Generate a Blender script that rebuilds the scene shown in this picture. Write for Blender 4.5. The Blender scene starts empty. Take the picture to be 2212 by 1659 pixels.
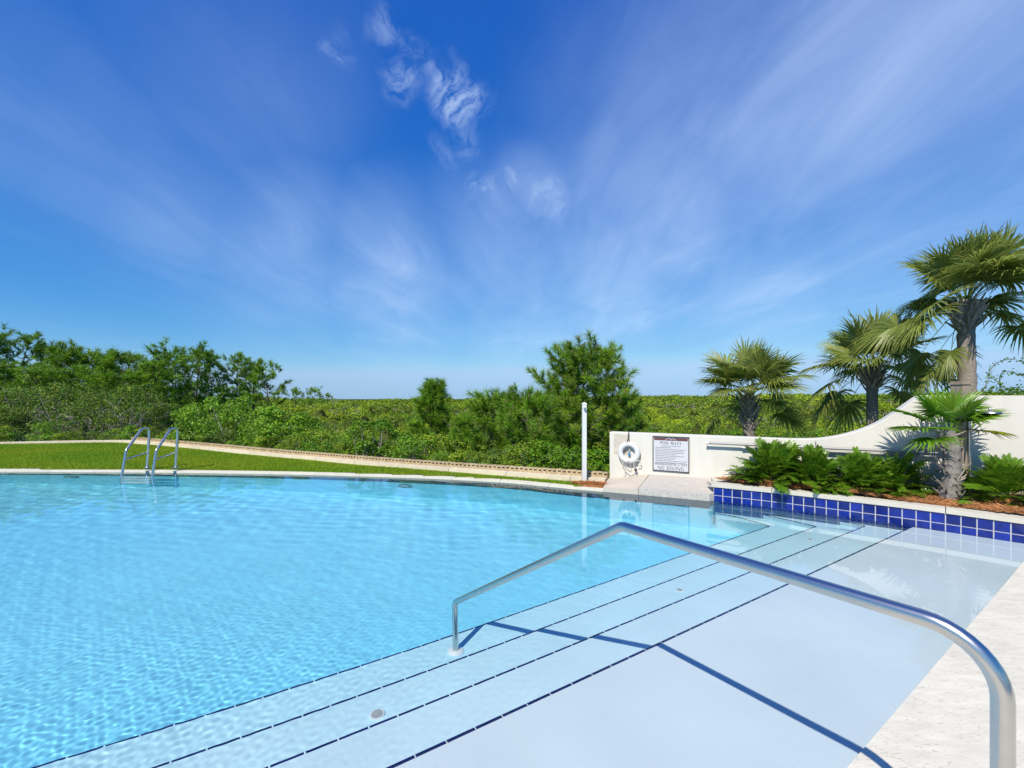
import bpy, math
import numpy as np
from mathutils import Vector, Matrix

SC = bpy.context.scene
PI = math.pi
# ------------------------------------------------------------------ camera, sky, sun, exposure
H = 1.45                      # eye height above the water (water level is z = 0)
FPX = 945.0                   # focal length in units of a 2212 px wide frame
cam = bpy.data.cameras.new('camera')
cam_o = bpy.data.objects.new('camera', cam); SC.collection.objects.link(cam_o)
cam_o.location = (0, 0, H); cam_o.rotation_euler = (PI / 2, 0, 0)
cam.sensor_width = 36.0; cam.lens = FPX / 2212 * 36.0; cam.shift_y = 31.5 / 2212
cam.clip_start = 0.02; cam.clip_end = 6000
SC.camera = cam_o

SUN_EL, SUN_AZ = math.radians(47.5), math.radians(28)      # elevation, heading of the light
world = bpy.data.worlds.new('World'); SC.world = world; world.use_nodes = True
WN = world.node_tree; WN.nodes.clear()

def build_sky():
    N, L = WN.nodes, WN.links
    out = N.new('ShaderNodeOutputWorld'); bg = N.new('ShaderNodeBackground')
    STR = 0.15
    bg.inputs['Strength'].default_value = STR
    sky = N.new('ShaderNodeTexSky'); sky.sky_type = 'NISHITA'; sky.sun_disc = False
    sky.sun_elevation = SUN_EL; sky.sun_rotation = SUN_AZ + PI
    sky.altitude = 0; sky.air_density = 1.0; sky.dust_density = 0.0; sky.ozone_density = 6.0
    def math_(op, a, b=None, c=None, clamp=False):
        m = N.new('ShaderNodeMath'); m.operation = op; m.use_clamp = clamp
        for i, v in enumerate((a, b, c)):
            if v is None: continue
            if isinstance(v, (int, float)): m.inputs[i].default_value = v
            else: L.new(v, m.inputs[i])
        return m.outputs[0]
    def smooth(v, a, b):
        m = N.new('ShaderNodeMapRange'); m.interpolation_type = 'SMOOTHSTEP'
        L.new(v, m.inputs[0]); m.inputs[1].default_value = a; m.inputs[2].default_value = b
        return m.outputs[0]
    # photographic response of the blue: one power curve per channel
    sp = N.new('ShaderNodeSeparateColor'); L.new(sky.outputs[0], sp.inputs[0])
    cb = N.new('ShaderNodeCombineColor'); ch = []
    for i, (k, g) in enumerate(((.52, 1.62), (.52, .98), (.67, .46))):
        v = math_('MULTIPLY', sp.outputs[i], STR); v = math_('MULTIPLY', math_('POWER', v, g), k / STR); ch.append(v)
    g_ = math_('MINIMUM', ch[1], math_('MULTIPLY', ch[2], .70)); r_ = math_('MINIMUM', ch[0], math_('MULTIPLY', g_, .64))
    for i, v in enumerate((r_, g_, ch[2])): L.new(v, cb.inputs[i])
    tc = N.new('ShaderNodeTexCoord'); G = tc.outputs['Generated']
    sep = N.new('ShaderNodeSeparateXYZ'); L.new(G, sep.inputs[0])
    zz = math_('ADD', math_('MAXIMUM', sep.outputs['Z'], 0.0), 0.10)
    px = math_('DIVIDE', sep.outputs['X'], zz); py = math_('DIVIDE', sep.outputs['Y'], zz)
    comb = N.new('ShaderNodeCombineXYZ'); L.new(px, comb.inputs[0]); L.new(py, comb.inputs[1]); P = comb.outputs[0]
    def mapping(v, rot, sc, loc=(0, 0, 0)):
        m = N.new('ShaderNodeMapping'); m.inputs['Rotation'].default_value = (0, 0, rot)
        m.inputs['Scale'].default_value = sc; m.inputs['Location'].default_value = loc
        L.new(v, m.inputs[0]); return m.outputs[0]
    def noise(v, s, det, rough, dist=0.0, out='Fac'):
        n = N.new('ShaderNodeTexNoise'); L.new(v, n.inputs['Vector'])
        n.inputs['Scale'].default_value = s; n.inputs['Detail'].default_value = det
        n.inputs['Roughness'].default_value = rough; n.inputs['Distortion'].default_value = dist
        return n.outputs[out]
    def warped(amp, s, det):
        c = noise(G, s, det, .55, 0, 'Color')
        a = N.new('ShaderNodeVectorMath'); a.operation = 'MULTIPLY_ADD'; L.new(c, a.inputs[0]); a.inputs[1].default_value = (amp,) * 3; a.inputs[2].default_value = (-amp / 2,) * 3
        b = N.new('ShaderNodeVectorMath'); b.operation = 'ADD'; L.new(G, b.inputs[0]); L.new(a.outputs[0], b.inputs[1]); return b.outputs[0]
    def heading(x, y):
        v = Vector(((x - 1106) / FPX, 1.0, (861 - y) / FPX)); return v.normalized()
    def puff(vec, x, y, r, amp):
        d = N.new('ShaderNodeVectorMath'); d.operation = 'DISTANCE'; L.new(vec, d.inputs[0]); d.inputs[1].default_value = heading(x, y)
        m = N.new('ShaderNodeMapRange'); m.interpolation_type = 'SMOOTHSTEP'; L.new(d.outputs['Value'], m.inputs[0])
        m.inputs[1].default_value = 0; m.inputs[2].default_value = r; m.inputs[3].default_value = amp; m.inputs[4].default_value = 0
        return m.outputs[0]
    def gather(vec, lst, op='MAXIMUM'):
        acc = None
        for q in lst:
            v = puff(vec, *q); acc = v if acc is None else math_(op, acc, v)
        return acc
    bands = noise(mapping(P, 0.10, (.85, .42, 1), (3.1, 0.4, 0)), 1.0, 4, 0.5, 0.5)
    fine = noise(mapping(P, -0.12, (1.0, 0.34, 1), (1.7, 2.2, 0)), 2.7, 8, 0.60, 0.9)
    wide = warped(.30, 1.8, 3)
    sheet = gather(wide, [(40, 260, .24, .22), (200, 350, .24, .26), (380, 450, .26, .32), (600, 560, .30, .38), (880, 640, .30, .44), (1120, 620, .30, .55), (1140, 520, .16, .55), (1200, 460, .14, .5),
                          (1330, 600, .36, .55), (1500, 460, .38, .52), (1700, 360, .42, .52), (1950, 240, .46, .54), (2180, 100, .46, .54), (1650, 640, .40, .50), (2050, 560, .50, .46), (560, 200, .30, .18), (1380, 220, .26, .18), (2500, 300, .6, .5), (2300, -300, .6, .45)])
    veil = math_('MULTIPLY', sheet, math_('MULTIPLY_ADD', smooth(fine, .20, .84), .50, .48))
    veil = math_('MULTIPLY', veil, math_('MULTIPLY_ADD', smooth(bands, .30, .72), .45, .62))
    rest = math_('MULTIPLY', math_('MULTIPLY', smooth(bands, .42, .80), smooth(fine, .2, .85)), .10)
    veil = math_('ADD', math_('MULTIPLY', veil, 1.0), rest)
    tight = warped(.10, 7.5, 6)
    core = gather(tight, [(830, 55, .042, .5), (870, 95, .04, .5), (915, 130, .042, .55), (965, 170, .06, 1.0), (990, 150, .04, .75), (980, 205, .055, 1.0), (1010, 225, .065, 1.05), (1040, 235, .045, .8), (860, 172, .055, .62), (735, 96, .035, .5),
                          (1010, 300, .055, .35), (955, 330, .045, .25), (1020, 408, .04, .50), (1055, 420, .045, .5), (1100, 405, .04, .55), (1160, 375, .035, .3), (1185, 430, .06, .35)])
    fil = noise(mapping(tight, 0.5, (1, .8, 1)), 11.0, 9, 0.66, 2.0)
    wisps = math_('MULTIPLY', core, smooth(fil, 0.36, 0.68))
    amount = math_('ADD', math_('MULTIPLY', wisps, 0.62), veil, clamp=True)
    amount = math_('MULTIPLY', amount, smooth(sep.outputs['Z'], 0.0, 0.16))
    mix = N.new('ShaderNodeMixRGB'); L.new(amount, mix.inputs[0]); L.new(cb.outputs[0], mix.inputs[1])
    mix.inputs[2].default_value = (.56 / STR, .71 / STR, .94 / STR, 1)
    L.new(mix.outputs[0], bg.inputs['Color']); L.new(bg.outputs[0], out.inputs['Surface'])
build_sky()

sun = bpy.data.lights.new('sun', 'SUN'); sun.energy = 5.0; sun.angle = math.radians(0.5); sun.color = (1.0, 0.93, 0.81)
sun.cycles.is_caustics_light = True
sun_o = bpy.data.objects.new('sun', sun); SC.collection.objects.link(sun_o)
sd = Vector((math.sin(SUN_AZ) * math.cos(SUN_EL), math.cos(SUN_AZ) * math.cos(SUN_EL), -math.sin(SUN_EL)))
sun_o.rotation_euler = sd.to_track_quat('-Z', 'Y').to_euler()
VS = SC.view_settings
VS.view_transform = 'Standard'; VS.look = 'None'; VS.gamma = 1.0; VS.use_curve_mapping = False; VS.exposure = 0.3
SC.cycles.use_denoising = True
SC.cycles.max_bounces = 10; SC.cycles.transparent_max_bounces = 8
SC.cycles.caustics_refractive = True; SC.cycles.caustics_reflective = False

# ------------------------------------------------------------------ helpers
COL = SC.collection
def link(o, parent=None):
    COL.objects.link(o)
    if parent is not None: o.parent = parent
    return o
def tag(o, label=None, cat=None, group=None, kind=None):
    if label: o['label'] = label
    if cat: o['category'] = cat
    if group: o['group'] = group
    if kind: o['kind'] = kind
    return o
def empty(name, loc=(0, 0, 0), rz=0.0):
    o = bpy.data.objects.new(name, None); o.location = loc; o.rotation_euler = (0, 0, rz); o.empty_display_size = 0.1
    return link(o)
def obj(name, me, parent=None, loc=None, rot=None, scale=None):
    o = bpy.data.objects.new(name, me)
    if loc is not None: o.location = loc
    if rot is not None: o.rotation_euler = rot
    if scale is not None: o.scale = scale
    return link(o, parent)
def copy_tree(o, parent=None):
    c = o.copy(); link(c)
    c.parent = parent
    for ch in list(o.children): copy_tree(ch, c)
    return c

def np_mesh(name, V, F, mat, tint=None, smooth=False):
    """mesh from arrays; F is (m,3) or (m,4); tint is a per-vertex rgb array"""
    V = np.asarray(V, np.float32); F = np.asarray(F, np.int32)
    me = bpy.data.meshes.new(name)
    m, k = F.shape
    me.vertices.add(len(V)); me.vertices.foreach_set('co', V.ravel())
    me.loops.add(m * k); me.loops.foreach_set('vertex_index', F.ravel())
    me.polygons.add(m)
    me.polygons.foreach_set('loop_start', np.arange(0, m * k, k, dtype=np.int32))
    me.polygons.foreach_set('use_smooth', np.full(m, smooth, dtype=bool))
    if tint is not None:
        a = me.attributes.new('tint', 'FLOAT_COLOR', 'POINT')
        rgba = np.ones((len(V), 4), np.float32); rgba[:, :3] = tint
        a.data.foreach_set('color', rgba.ravel())
    me.materials.append(mat); me.update(calc_edges=True); me.validate()
    return me

class MB:
    """collects simple solids and turns them into one mesh"""
    def __init__(s): s.v = []; s.f = []
    def add(s, vs, fs):
        b = len(s.v); s.v += [tuple(map(float, v)) for v in vs]; s.f += [tuple(b + i for i in f) for f in fs]; return s
    def box(s, c, size, rz=0.0, ch=0.0):
        x, y, z = (q / 2 for q in size); ca, sa = math.cos(rz), math.sin(rz)
        def W(p): return (c[0] + p[0] * ca - p[1] * sa, c[1] + p[0] * sa + p[1] * ca, c[2] + p[2])
        if ch <= 0:
            vs = [(-x, -y, -z), (x, -y, -z), (x, y, -z), (-x, y, -z), (-x, -y, z), (x, -y, z), (x, y, z), (-x, y, z)]
            fs = [(0, 3, 2, 1), (4, 5, 6, 7), (0, 1, 5, 4), (1, 2, 6, 5), (2, 3, 7, 6), (3, 0, 4, 7)]
        else:
            h = ch
            r0 = [(-x, -y, -z), (x, -y, -z), (x, y, -z), (-x, y, -z)]
            r1 = [(-x, -y, z - h), (x, -y, z - h), (x, y, z - h), (-x, y, z - h)]
            r2 = [(-x + h, -y + h, z), (x - h, -y + h, z), (x - h, y - h, z), (-x + h, y - h, z)]
            vs = r0 + r1 + r2; fs = [(0, 3, 2, 1), (8, 9, 10, 11)]
            for b in (0, 4):
                for i in range(4):
                    j = (i + 1) % 4; fs.append((b + i, b + j, b + 4 + j, b + 4 + i))
        return s.add([W(p) for p in vs], fs)
    def prism(s, poly, z0, z1, bottom=True):
        a = sum(poly[i][0] * poly[(i + 1) % len(poly)][1] - poly[(i + 1) % len(poly)][0] * poly[i][1] for i in range(len(poly)))
        n = len(poly)
        z0s = list(z0) if hasattr(z0, '__len__') else [z0] * n; z1s = list(z1) if hasattr(z1, '__len__') else [z1] * n
        if a < 0: poly = poly[::-1]; z0s = z0s[::-1]; z1s = z1s[::-1]
        vs = [(p[0], p[1], z) for p, z in zip(poly, z0s)] + [(p[0], p[1], z) for p, z in zip(poly, z1s)]
        fs = [tuple(range(n, 2 * n))] + ([tuple(range(n - 1, -1, -1))] if bottom else [])
        for i in range(n):
            j = (i + 1) % n; fs.append((i, j, n + j, n + i))
        return s.add(vs, fs)
    def tube(s, path, r, seg=12, caps=True):
        P = [Vector(p) for p in path]; n = len(P)
        rs = r if hasattr(r, '__len__') else [r] * n
        T = [(P[min(i + 1, n - 1)] - P[max(i - 1, 0)]).normalized() for i in range(n)]
        up = Vector((0, 0, 1)) if abs(T[0].z) < 0.9 else Vector((1, 0, 0))
        U = T[0].cross(up).normalized()
        vs = []; fs = []
        for i in range(n):
            U = (U - T[i] * U.dot(T[i]))
            U = U.normalized() if U.length > 1e-6 else T[i].orthogonal().normalized()
            W = T[i].cross(U)
            for k in range(seg):
                a = 2 * PI * k / seg; vs.append(P[i] + (U * math.cos(a) + W * math.sin(a)) * rs[i])
        for i in range(n - 1):
            for k in range(seg):
                k2 = (k + 1) % seg; fs.append((i * seg + k, i * seg + k2, (i + 1) * seg + k2, (i + 1) * seg + k))
        if caps: fs += [tuple(range(seg - 1, -1, -1)), tuple((n - 1) * seg + k for k in range(seg))]
        return s.add(vs, fs)
    def lathe(s, prof, c=(0, 0, 0), seg=24, M=None):
        """prof: list of (r, z); revolved about z, then moved by matrix M"""
        vs = []; fs = []; n = len(prof)
        for (r, z) in prof:
            for k in range(seg):
                a = 2 * PI * k / seg; v = Vector((r * math.cos(a), r * math.sin(a), z))
                v = M @ v if M is not None else v + Vector(c); vs.append(v)
        for i in range(n - 1):
            for k in range(seg):
                k2 = (k + 1) % seg; fs.append((i * seg + k, i * seg + k2, (i + 1) * seg + k2, (i + 1) * seg + k))
        if prof[0][0] > 1e-4: fs.append(tuple(range(seg - 1, -1, -1)))
        if prof[-1][0] > 1e-4: fs.append(tuple((n - 1) * seg + k for k in range(seg)))
        return s.add(vs, fs)
    def mesh(s, name, mat, smooth=False, sharp=40):
        me = bpy.data.meshes.new(name); me.from_pydata(s.v, [], s.f); me.materials.append(mat)
        if smooth:
            me.shade_smooth()
            try: me.set_sharp_from_angle(angle=math.radians(sharp))
            except Exception: pass
        me.update(); return me
    def build(s, name, mat, parent=None, smooth=False, sharp=40, loc=None, rot=None):
        return obj(name, s.mesh(name, mat, smooth, sharp), parent, loc, rot)

def fillet(pts, rad, n=8):
    P = [Vector(p) for p in pts]; rad = rad if hasattr(rad, '__len__') else [rad] * len(P)
    out = [P[0]]
    for i in range(1, len(P) - 1):
        a = (P[i - 1] - P[i]).normalized(); b = (P[i + 1] - P[i]).normalized()
        ang = a.angle(b); t = rad[i] / math.tan(ang / 2)
        c = P[i] + (a + b).normalized() * (rad[i] / math.sin(ang / 2))
        p0 = P[i] + a * t; p1 = P[i] + b * t
        v0 = p0 - c; v1 = p1 - c; th = v0.angle(v1); ax = v0.cross(v1).normalized()
        for k in range(n + 1): out.append(c + Matrix.Rotation(th * k / n, 3, ax) @ v0)
    out.append(P[-1]); return out

def smoothstep(x, a, b):
    t = np.clip((x - a) / (b - a), 0, 1); return t * t * (3 - 2 * t)

# ------------------------------------------------------------------ materials
def new_mat(name):
    m = bpy.data.materials.new(name); m.use_nodes = True
    return m, m.node_tree.nodes, m.node_tree.links, m.node_tree.nodes['Principled BSDF']
def mat_simple(name, col, rough=0.6, metal=0.0, var=0.0, vscale=8.0, bump=0.0, bscale=60.0, spec=0.5, stretch=None, spots=None, objvar=0.0, streak=0.0):
    """base colour with a soft noise variation, optional bump, specks and a random shift per object"""
    m, N, L, b = new_mat(name)
    b.inputs['Roughness'].default_value = rough; b.inputs['Metallic'].default_value = metal
    b.inputs['Specular IOR Level'].default_value = spec
    tc = N.new('ShaderNodeTexCoord'); vec = tc.outputs['Object']
    geo = N.new('ShaderNodeNewGeometry'); vec = geo.outputs['Position']
    if stretch:
        mp = N.new('ShaderNodeMapping'); mp.inputs['Rotation'].default_value = (0, 0, stretch[1]); mp.inputs['Scale'].default_value = stretch[0]
        L.new(vec, mp.inputs[0]); vec = mp.outputs[0]
    cur = None
    if var > 0:
        n = N.new('ShaderNodeTexNoise'); n.inputs['Scale'].default_value = vscale; n.inputs['Detail'].default_value = 6
        L.new(vec, n.inputs['Vector'])
        r = N.new('ShaderNodeMapRange'); L.new(n.outputs['Fac'], r.inputs[0]); r.inputs[1].default_value = .25; r.inputs[2].default_value = .75
        r.inputs[3].default_value = 1 - var; r.inputs[4].default_value = 1 + var * .6
        mx = N.new('ShaderNodeMixRGB'); mx.blend_type = 'MULTIPLY'; mx.inputs[0].default_value = 1; mx.inputs[1].default_value = (*col, 1)
        L.new(r.outputs[0], mx.inputs[2]); cur = mx.outputs[0]
    else:
        rgb = N.new('ShaderNodeRGB'); rgb.outputs[0].default_value = (*col, 1); cur = rgb.outputs[0]
    if spots:
        sc, th, dark = spots
        v = N.new('ShaderNodeTexNoise'); v.inputs['Scale'].default_value = sc; v.inputs['Detail'].default_value = 2; L.new(vec, v.inputs['Vector'])
        r = N.new('ShaderNodeMapRange'); L.new(v.outputs['Fac'], r.inputs[0]); r.inputs[1].default_value = th; r.inputs[2].default_value = th + .04
        mx = N.new('ShaderNodeMixRGB'); L.new(r.outputs[0], mx.inputs[0]); L.new(cur, mx.inputs[1]); mx.inputs[2].default_value = (*dark, 1); cur = mx.outputs[0]
    if streak > 0:
        mp = N.new('ShaderNodeMapping'); mp.inputs['Scale'].default_value = (7, 7, .7); L.new(geo.outputs['Position'], mp.inputs[0])
        v = N.new('ShaderNodeTexNoise'); v.inputs['Scale'].default_value = 1.0; v.inputs['Detail'].default_value = 4; L.new(mp.outputs[0], v.inputs['Vector'])
        r = N.new('ShaderNodeMapRange'); L.new(v.outputs['Fac'], r.inputs[0]); r.inputs[1].default_value = .45; r.inputs[2].default_value = .75; r.inputs[3].default_value = 1; r.inputs[4].default_value = 1 - streak
        mx = N.new('ShaderNodeMixRGB'); mx.blend_type = 'MULTIPLY'; mx.inputs[0].default_value = 1; L.new(cur, mx.inputs[1]); L.new(r.outputs[0], mx.inputs[2]); cur = mx.outputs[0]
    if objvar > 0:
        oi = N.new('ShaderNodeObjectInfo'); r = N.new('ShaderNodeMapRange'); L.new(oi.outputs['Random'], r.inputs[0])
        r.inputs[3].default_value = 1 - objvar; r.inputs[4].default_value = 1 + objvar
        mx = N.new('ShaderNodeMixRGB'); mx.blend_type = 'MULTIPLY'; mx.inputs[0].default_value = 1; L.new(cur, mx.inputs[1]); L.new(r.outputs[0], mx.inputs[2]); cur = mx.outputs[0]
    L.new(cur, b.inputs['Base Color'])
    if bump > 0:
        n = N.new('ShaderNodeTexNoise'); n.inputs['Scale'].default_value = bscale; n.inputs['Detail'].default_value = 5; L.new(vec, n.inputs['Vector'])
        bp = N.new('ShaderNodeBump'); bp.inputs['Strength'].default_value = bump; bp.inputs['Distance'].default_value = .01
        L.new(n.outputs['Fac'], bp.inputs['Height']); L.new(bp.outputs[0], b.inputs['Normal'])
    return m
def mat_leaf(name, col, trans=0.35, rough=0.55, tcol=None, spec=0.35):
    """leaf: colour from the 'tint' attribute times a base, part of the light passes through"""
    m, N, L, b = new_mat(name)
    at = N.new('ShaderNodeAttribute'); at.attribute_name = 'tint'
    def mul(c):
        mx = N.new('ShaderNodeMixRGB'); mx.blend_type = 'MULTIPLY'; mx.inputs[0].default_value = 1; mx.inputs[1].default_value = (*c, 1)
        L.new(at.outputs['Color'], mx.inputs[2]); return mx.outputs[0]
    L.new(mul(col), b.inputs['Base Color']); b.inputs['Roughness'].default_value = rough; b.inputs['Specular IOR Level'].default_value = spec
    if trans > 0:
        t = N.new('ShaderNodeBsdfTranslucent'); L.new(mul(tcol or tuple(c * 1.25 for c in col)), t.inputs['Color'])
        mix = N.new('ShaderNodeMixShader'); mix.inputs[0].default_value = trans
        L.new(b.outputs[0], mix.inputs[1]); L.new(t.outputs[0], mix.inputs[2]); L.new(mix.outputs[0], N['Material Output'].inputs['Surface'])
    return m

M = {}
M['steel'] = mat_simple('brushed_steel', (.60, .585, .56), rough=.24, metal=1.0, var=.05, vscale=30)
M['pole_grey'] = mat_simple('grey_anodised', (.30, .30, .295), rough=.5, metal=.2, var=.08, vscale=30)
M['white_under'] = mat_simple('white_fitting', (.88, .90, .88), rough=.5)
M['joint'] = mat_simple('joint_sand', (.30, .27, .22), rough=1, var=.2, vscale=40)
M['steel_dull'] = mat_simple('dull_steel', (.52, .53, .53), rough=.3, metal=1.0, var=.08, vscale=40)
M['stucco'] = mat_simple('white_stucco', (.60, .58, .525), rough=.85, var=.05, vscale=2.2, bump=.2, bscale=70, spec=.2, streak=.07)
M['patch'] = mat_simple('bare_render_patch', (.51, .46, .385), rough=.9, var=.16, vscale=9, bump=.2, bscale=60, spec=.2, stretch=((1, 1, 3), 0))
M['coping'] = mat_simple('travertine', (.62, .59, .49), rough=.7, var=.13, vscale=14, bump=.18, bscale=90, spec=.3,
                         stretch=((.55, 2.2, 2.2), math.radians(-25)), spots=(62, .63, (.46, .42, .35)), objvar=.04)
M['coping_far'] = mat_simple('cast_coping', (.62, .57, .46), rough=.8, var=.08, vscale=5, bump=.15, bscale=60, spec=.25, objvar=.03)
M['planter_cap'] = mat_simple('cast_planter_cap', (.54, .51, .44), rough=.75, var=.08, vscale=5, bump=.2, bscale=50, spec=.3, spots=(40, .71, (.42, .38, .32)), objvar=.02)
M['smooth_slab'] = mat_simple('smooth_concrete', (.50, .445, .37), rough=.85, var=.10, vscale=3.5, bump=.1, bscale=60, spec=.2)
M['aggregate'] = mat_simple('exposed_aggregate', (.47, .435, .39), rough=.9, var=.28, vscale=42, bump=.4, bscale=60, spec=.2, spots=(38, .63, (.42, .36, .31)))
M['plaster'] = {}
def pool_plaster(name, col, speck=True):
    return mat_simple(name, col, rough=.9, var=.07, vscale=1.6, spec=.2, spots=(95, .735, tuple(c * .62 for c in col)) if speck else None)
M['tile'] = mat_simple('cobalt_tile', (.006, .018, .20), rough=.12, var=.40, vscale=14, spec=.6, objvar=.30)
M['nosing'] = mat_simple('navy_tile', (.008, .014, .11), rough=.25, var=.2, vscale=20, spec=.5, objvar=.2)
M['grout'] = mat_simple('grout', (.42, .42, .45), rough=.9, var=.08, vscale=20)
M['band'] = mat_simple('slate_tile_band', (.06, .085, .12), rough=.4, var=.2, vscale=6, spec=.4, objvar=.06)
M['white_paint'] = mat_simple('white_vinyl', (.62, .62, .61), rough=.4, spec=.4)
M['white_plastic'] = mat_simple('white_plastic', (.60, .60, .60), rough=.35, spec=.5, var=.04, vscale=20)
M['dark'] = mat_simple('dark_plastic', (.02, .02, .022), rough=.5)
M['rope'] = mat_simple('pale_rope', (.62, .57, .48), rough=.9, var=.15, vscale=120)
M['blue'] = mat_simple('blue_plastic', (.02, .16, .33), rough=.4)
M['block'] = mat_simple('tan_block', (.42, .33, .20), rough=.92, var=.16, vscale=14, bump=.4, bscale=60, spec=.15, objvar=.12)
M['kerb'] = mat_simple('pale_kerb', (.60, .53, .40), rough=.92, var=.12, vscale=6, bump=.3, bscale=50, spec=.15, objvar=.05)
M['soil'] = mat_simple('dark_soil', (.05, .04, .028), rough=1, var=.4, vscale=12, bump=.5, bscale=30, spec=.1)
M['mulch_bed'] = mat_simple('mulch_bed', (.30, .135, .055), rough=1, var=.45, vscale=30, bump=.8, bscale=60, spec=.1)
M['straw'] = mat_leaf('pine_straw', (.42, .20, .085), trans=0, rough=.8, spec=.2)
M['lawn'] = mat_simple('lawn_turf', (.135, .215, .012), rough=1, var=.35, vscale=2.5, bump=.6, bscale=80, spec=.1)
M['grass'] = mat_leaf('grass_blade', (.21, .335, .014), trans=.4, rough=.6)
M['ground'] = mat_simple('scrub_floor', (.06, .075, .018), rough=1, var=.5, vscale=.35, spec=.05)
M['wood'] = mat_simple('weathered_wood', (.30, .245, .19), rough=.85, var=.3, vscale=9, bump=.4, bscale=40, spec=.2, stretch=((4, 4, .35), 0))
M['bark'] = mat_simple('pine_bark', (.16, .125, .10), rough=.95, var=.4, vscale=14, bump=.5, bscale=40, spec=.1)
M['greybark'] = mat_simple('grey_bark', (.30, .27, .235), rough=.95, var=.3, vscale=14, bump=.4, bscale=40, spec=.1)
M['palmbark'] = mat_simple('palm_bark', (.27, .235, .20), rough=.95, var=.38, vscale=9, bump=.9, bscale=22, spec=.1, stretch=((1.2, 1.2, 4.5), 0))
M['boot'] = mat_simple('palm_boot', (.40, .335, .27), rough=.95, var=.35, vscale=12, bump=.4, bscale=40, spec=.1, objvar=.25)
M['fibre'] = mat_simple('palm_fibre', (.21, .195, .18), rough=1, var=.45, vscale=25, bump=1.0, bscale=50, spec=.05)
M['needle'] = mat_leaf('pine_needle', (.145, .285, .016), trans=.25, rough=.5)
M['broad'] = mat_leaf('broad_leaf', (.13, .27, .014), trans=.35, rough=.45)
M['shrub_leaf'] = mat_leaf('shrub_leaf', (.165, .315, .016), trans=.35, rough=.45)
M['oak'] = mat_leaf('scrub_oak_leaf', (.135, .225, .026), trans=.3, rough=.6)
M['palmleaf'] = mat_leaf('palm_leaf', (.21, .30, .068), trans=.42, rough=.45, spec=.45)
M['windleaf'] = mat_leaf('fan_palm_leaf', (.12, .29, .018), trans=.35, rough=.42, spec=.5)
M['coontie'] = mat_leaf('coontie_leaf', (.105, .225, .013), trans=.35, rough=.36, spec=.5)
M['scrub'] = mat_leaf('scrub_leaf', (.185, .285, .013), trans=.3, rough=.6)
M['sign_white'] = mat_simple('sign_white', (.52, .52, .55), rough=.4)
M['sign_black'] = mat_simple('sign_black', (.02, .02, .02), rough=.4)
M['sign_brown'] = mat_simple('sign_brown', (.13, .05, .04), rough=.4)
M['sign_ink'] = mat_simple('sign_ink', (.03, .03, .035), rough=.5)
M['sign_ink_pale'] = mat_simple('sign_ink_pale', (.16, .16, .17), rough=.5)
M['lens'] = mat_simple('lamp_lens', (.30, .45, .5), rough=.2)
M['ring'] = mat_simple('lamp_ring', (.06, .20, .25), rough=.4)

def at(x, y, Y):                      # point at depth Y seen at (x, y) of the 2212 px wide photograph
    return Vector(((x - 1106) / FPX * Y, Y, H - (y - 861) / FPX * Y))

# ------------------------------------------------------------------ pool plan
UU = np.array([.8301, .5576]); NNV = np.array([-.5576, .8301]); E0 = .685
def UN(u, n): return tuple(UU * u + NNV * (n + E0))
NEAR0, NEAR1 = UN(-17, 0), UN(6.75, 0)
TW = [(5.24, 4.28), (5.121, 4.392), (4.859, 4.682), (4.53, 5.000), (4.10, 5.353), (3.749, 5.630), (3.347, 5.921), (2.866, 6.217)]   # tile wall, at the water
FAR = [(2.80, 6.20), (2.27, 6.45), (1.90, 6.62), (1.43, 6.82), (1.07, 6.97), (.55, 7.24), (0, 7.52), (-.85, 7.78), (-1.73, 7.99), (-3.1, 8.22), (-4.58, 8.41), (-6.0, 8.52), (-7.3, 8.60), (-8.8, 8.66), (-10.2, 8.70), (-14, 8.66), (-18, 8.45)]
POOL = [NEAR0, NEAR1] + TW + FAR + [(-18, -8)]

def resample(pts, step):
    P = np.array(pts, float); d = np.r_[0, np.cumsum(np.linalg.norm(np.diff(P, axis=0), axis=1))]
    n = max(2, int(round(d[-1] / step)) + 1); t = np.linspace(0, d[-1], n)
    return np.stack([np.interp(t, d, P[:, i]) for i in range(P.shape[1])], 1)
def smooth_curve(pts, step, it=3):
    P = np.array(pts, float)
    for _ in range(it):
        Q = [P[0]]
        for i in range(len(P) - 1): Q += [P[i] * .75 + P[i + 1] * .25, P[i] * .25 + P[i + 1] * .75]
        Q.append(P[-1]); P = np.array(Q)
    return resample(P, step)
def offset(P, d):                      # to the left of the walking direction
    T = np.gradient(P, axis=0); T /= np.linalg.norm(T, axis=1)[:, None]
    return P + np.stack([-T[:, 1], T[:, 0]], 1) * d
TWC = smooth_curve(TW, .1170)          # walks from the near coping to the corner at the deck
FARC = smooth_curve(FAR, .15)          # walks from the deck to the far left

def inside(poly, X, Y):
    P = np.array(poly); r = np.zeros(X.shape, bool); j = len(P) - 1
    for i in range(len(P)):
        xi, yi = P[i]; xj, yj = P[j]
        c = ((yi > Y) != (yj > Y)) & (X < (xj - xi) * (Y - yi) / (yj - yi + 1e-12) + xi); r ^= c; j = i
    return r

# ------------------------------------------------------------------ pool basin
receivers = []
basin = tag(empty('pool_basin'), kind='structure')
P_FLOOR = pool_plaster('plaster_floor_water_tint', (.27, .77, .955), False)  # light absorbed by the deep water is put into this blue
P_STEPS = [pool_plaster('plaster_ledge', (.85, .925, .95)), pool_plaster('plaster_step_water_tint', (.72, .90, .955)), pool_plaster('plaster_step_deep_water_tint', (.64, .885, .955)), pool_plaster('plaster_step_deepest_water_tint', (.56, .87, .955))]  # bluer step by step: the water's light absorption is painted into the plaster
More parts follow.
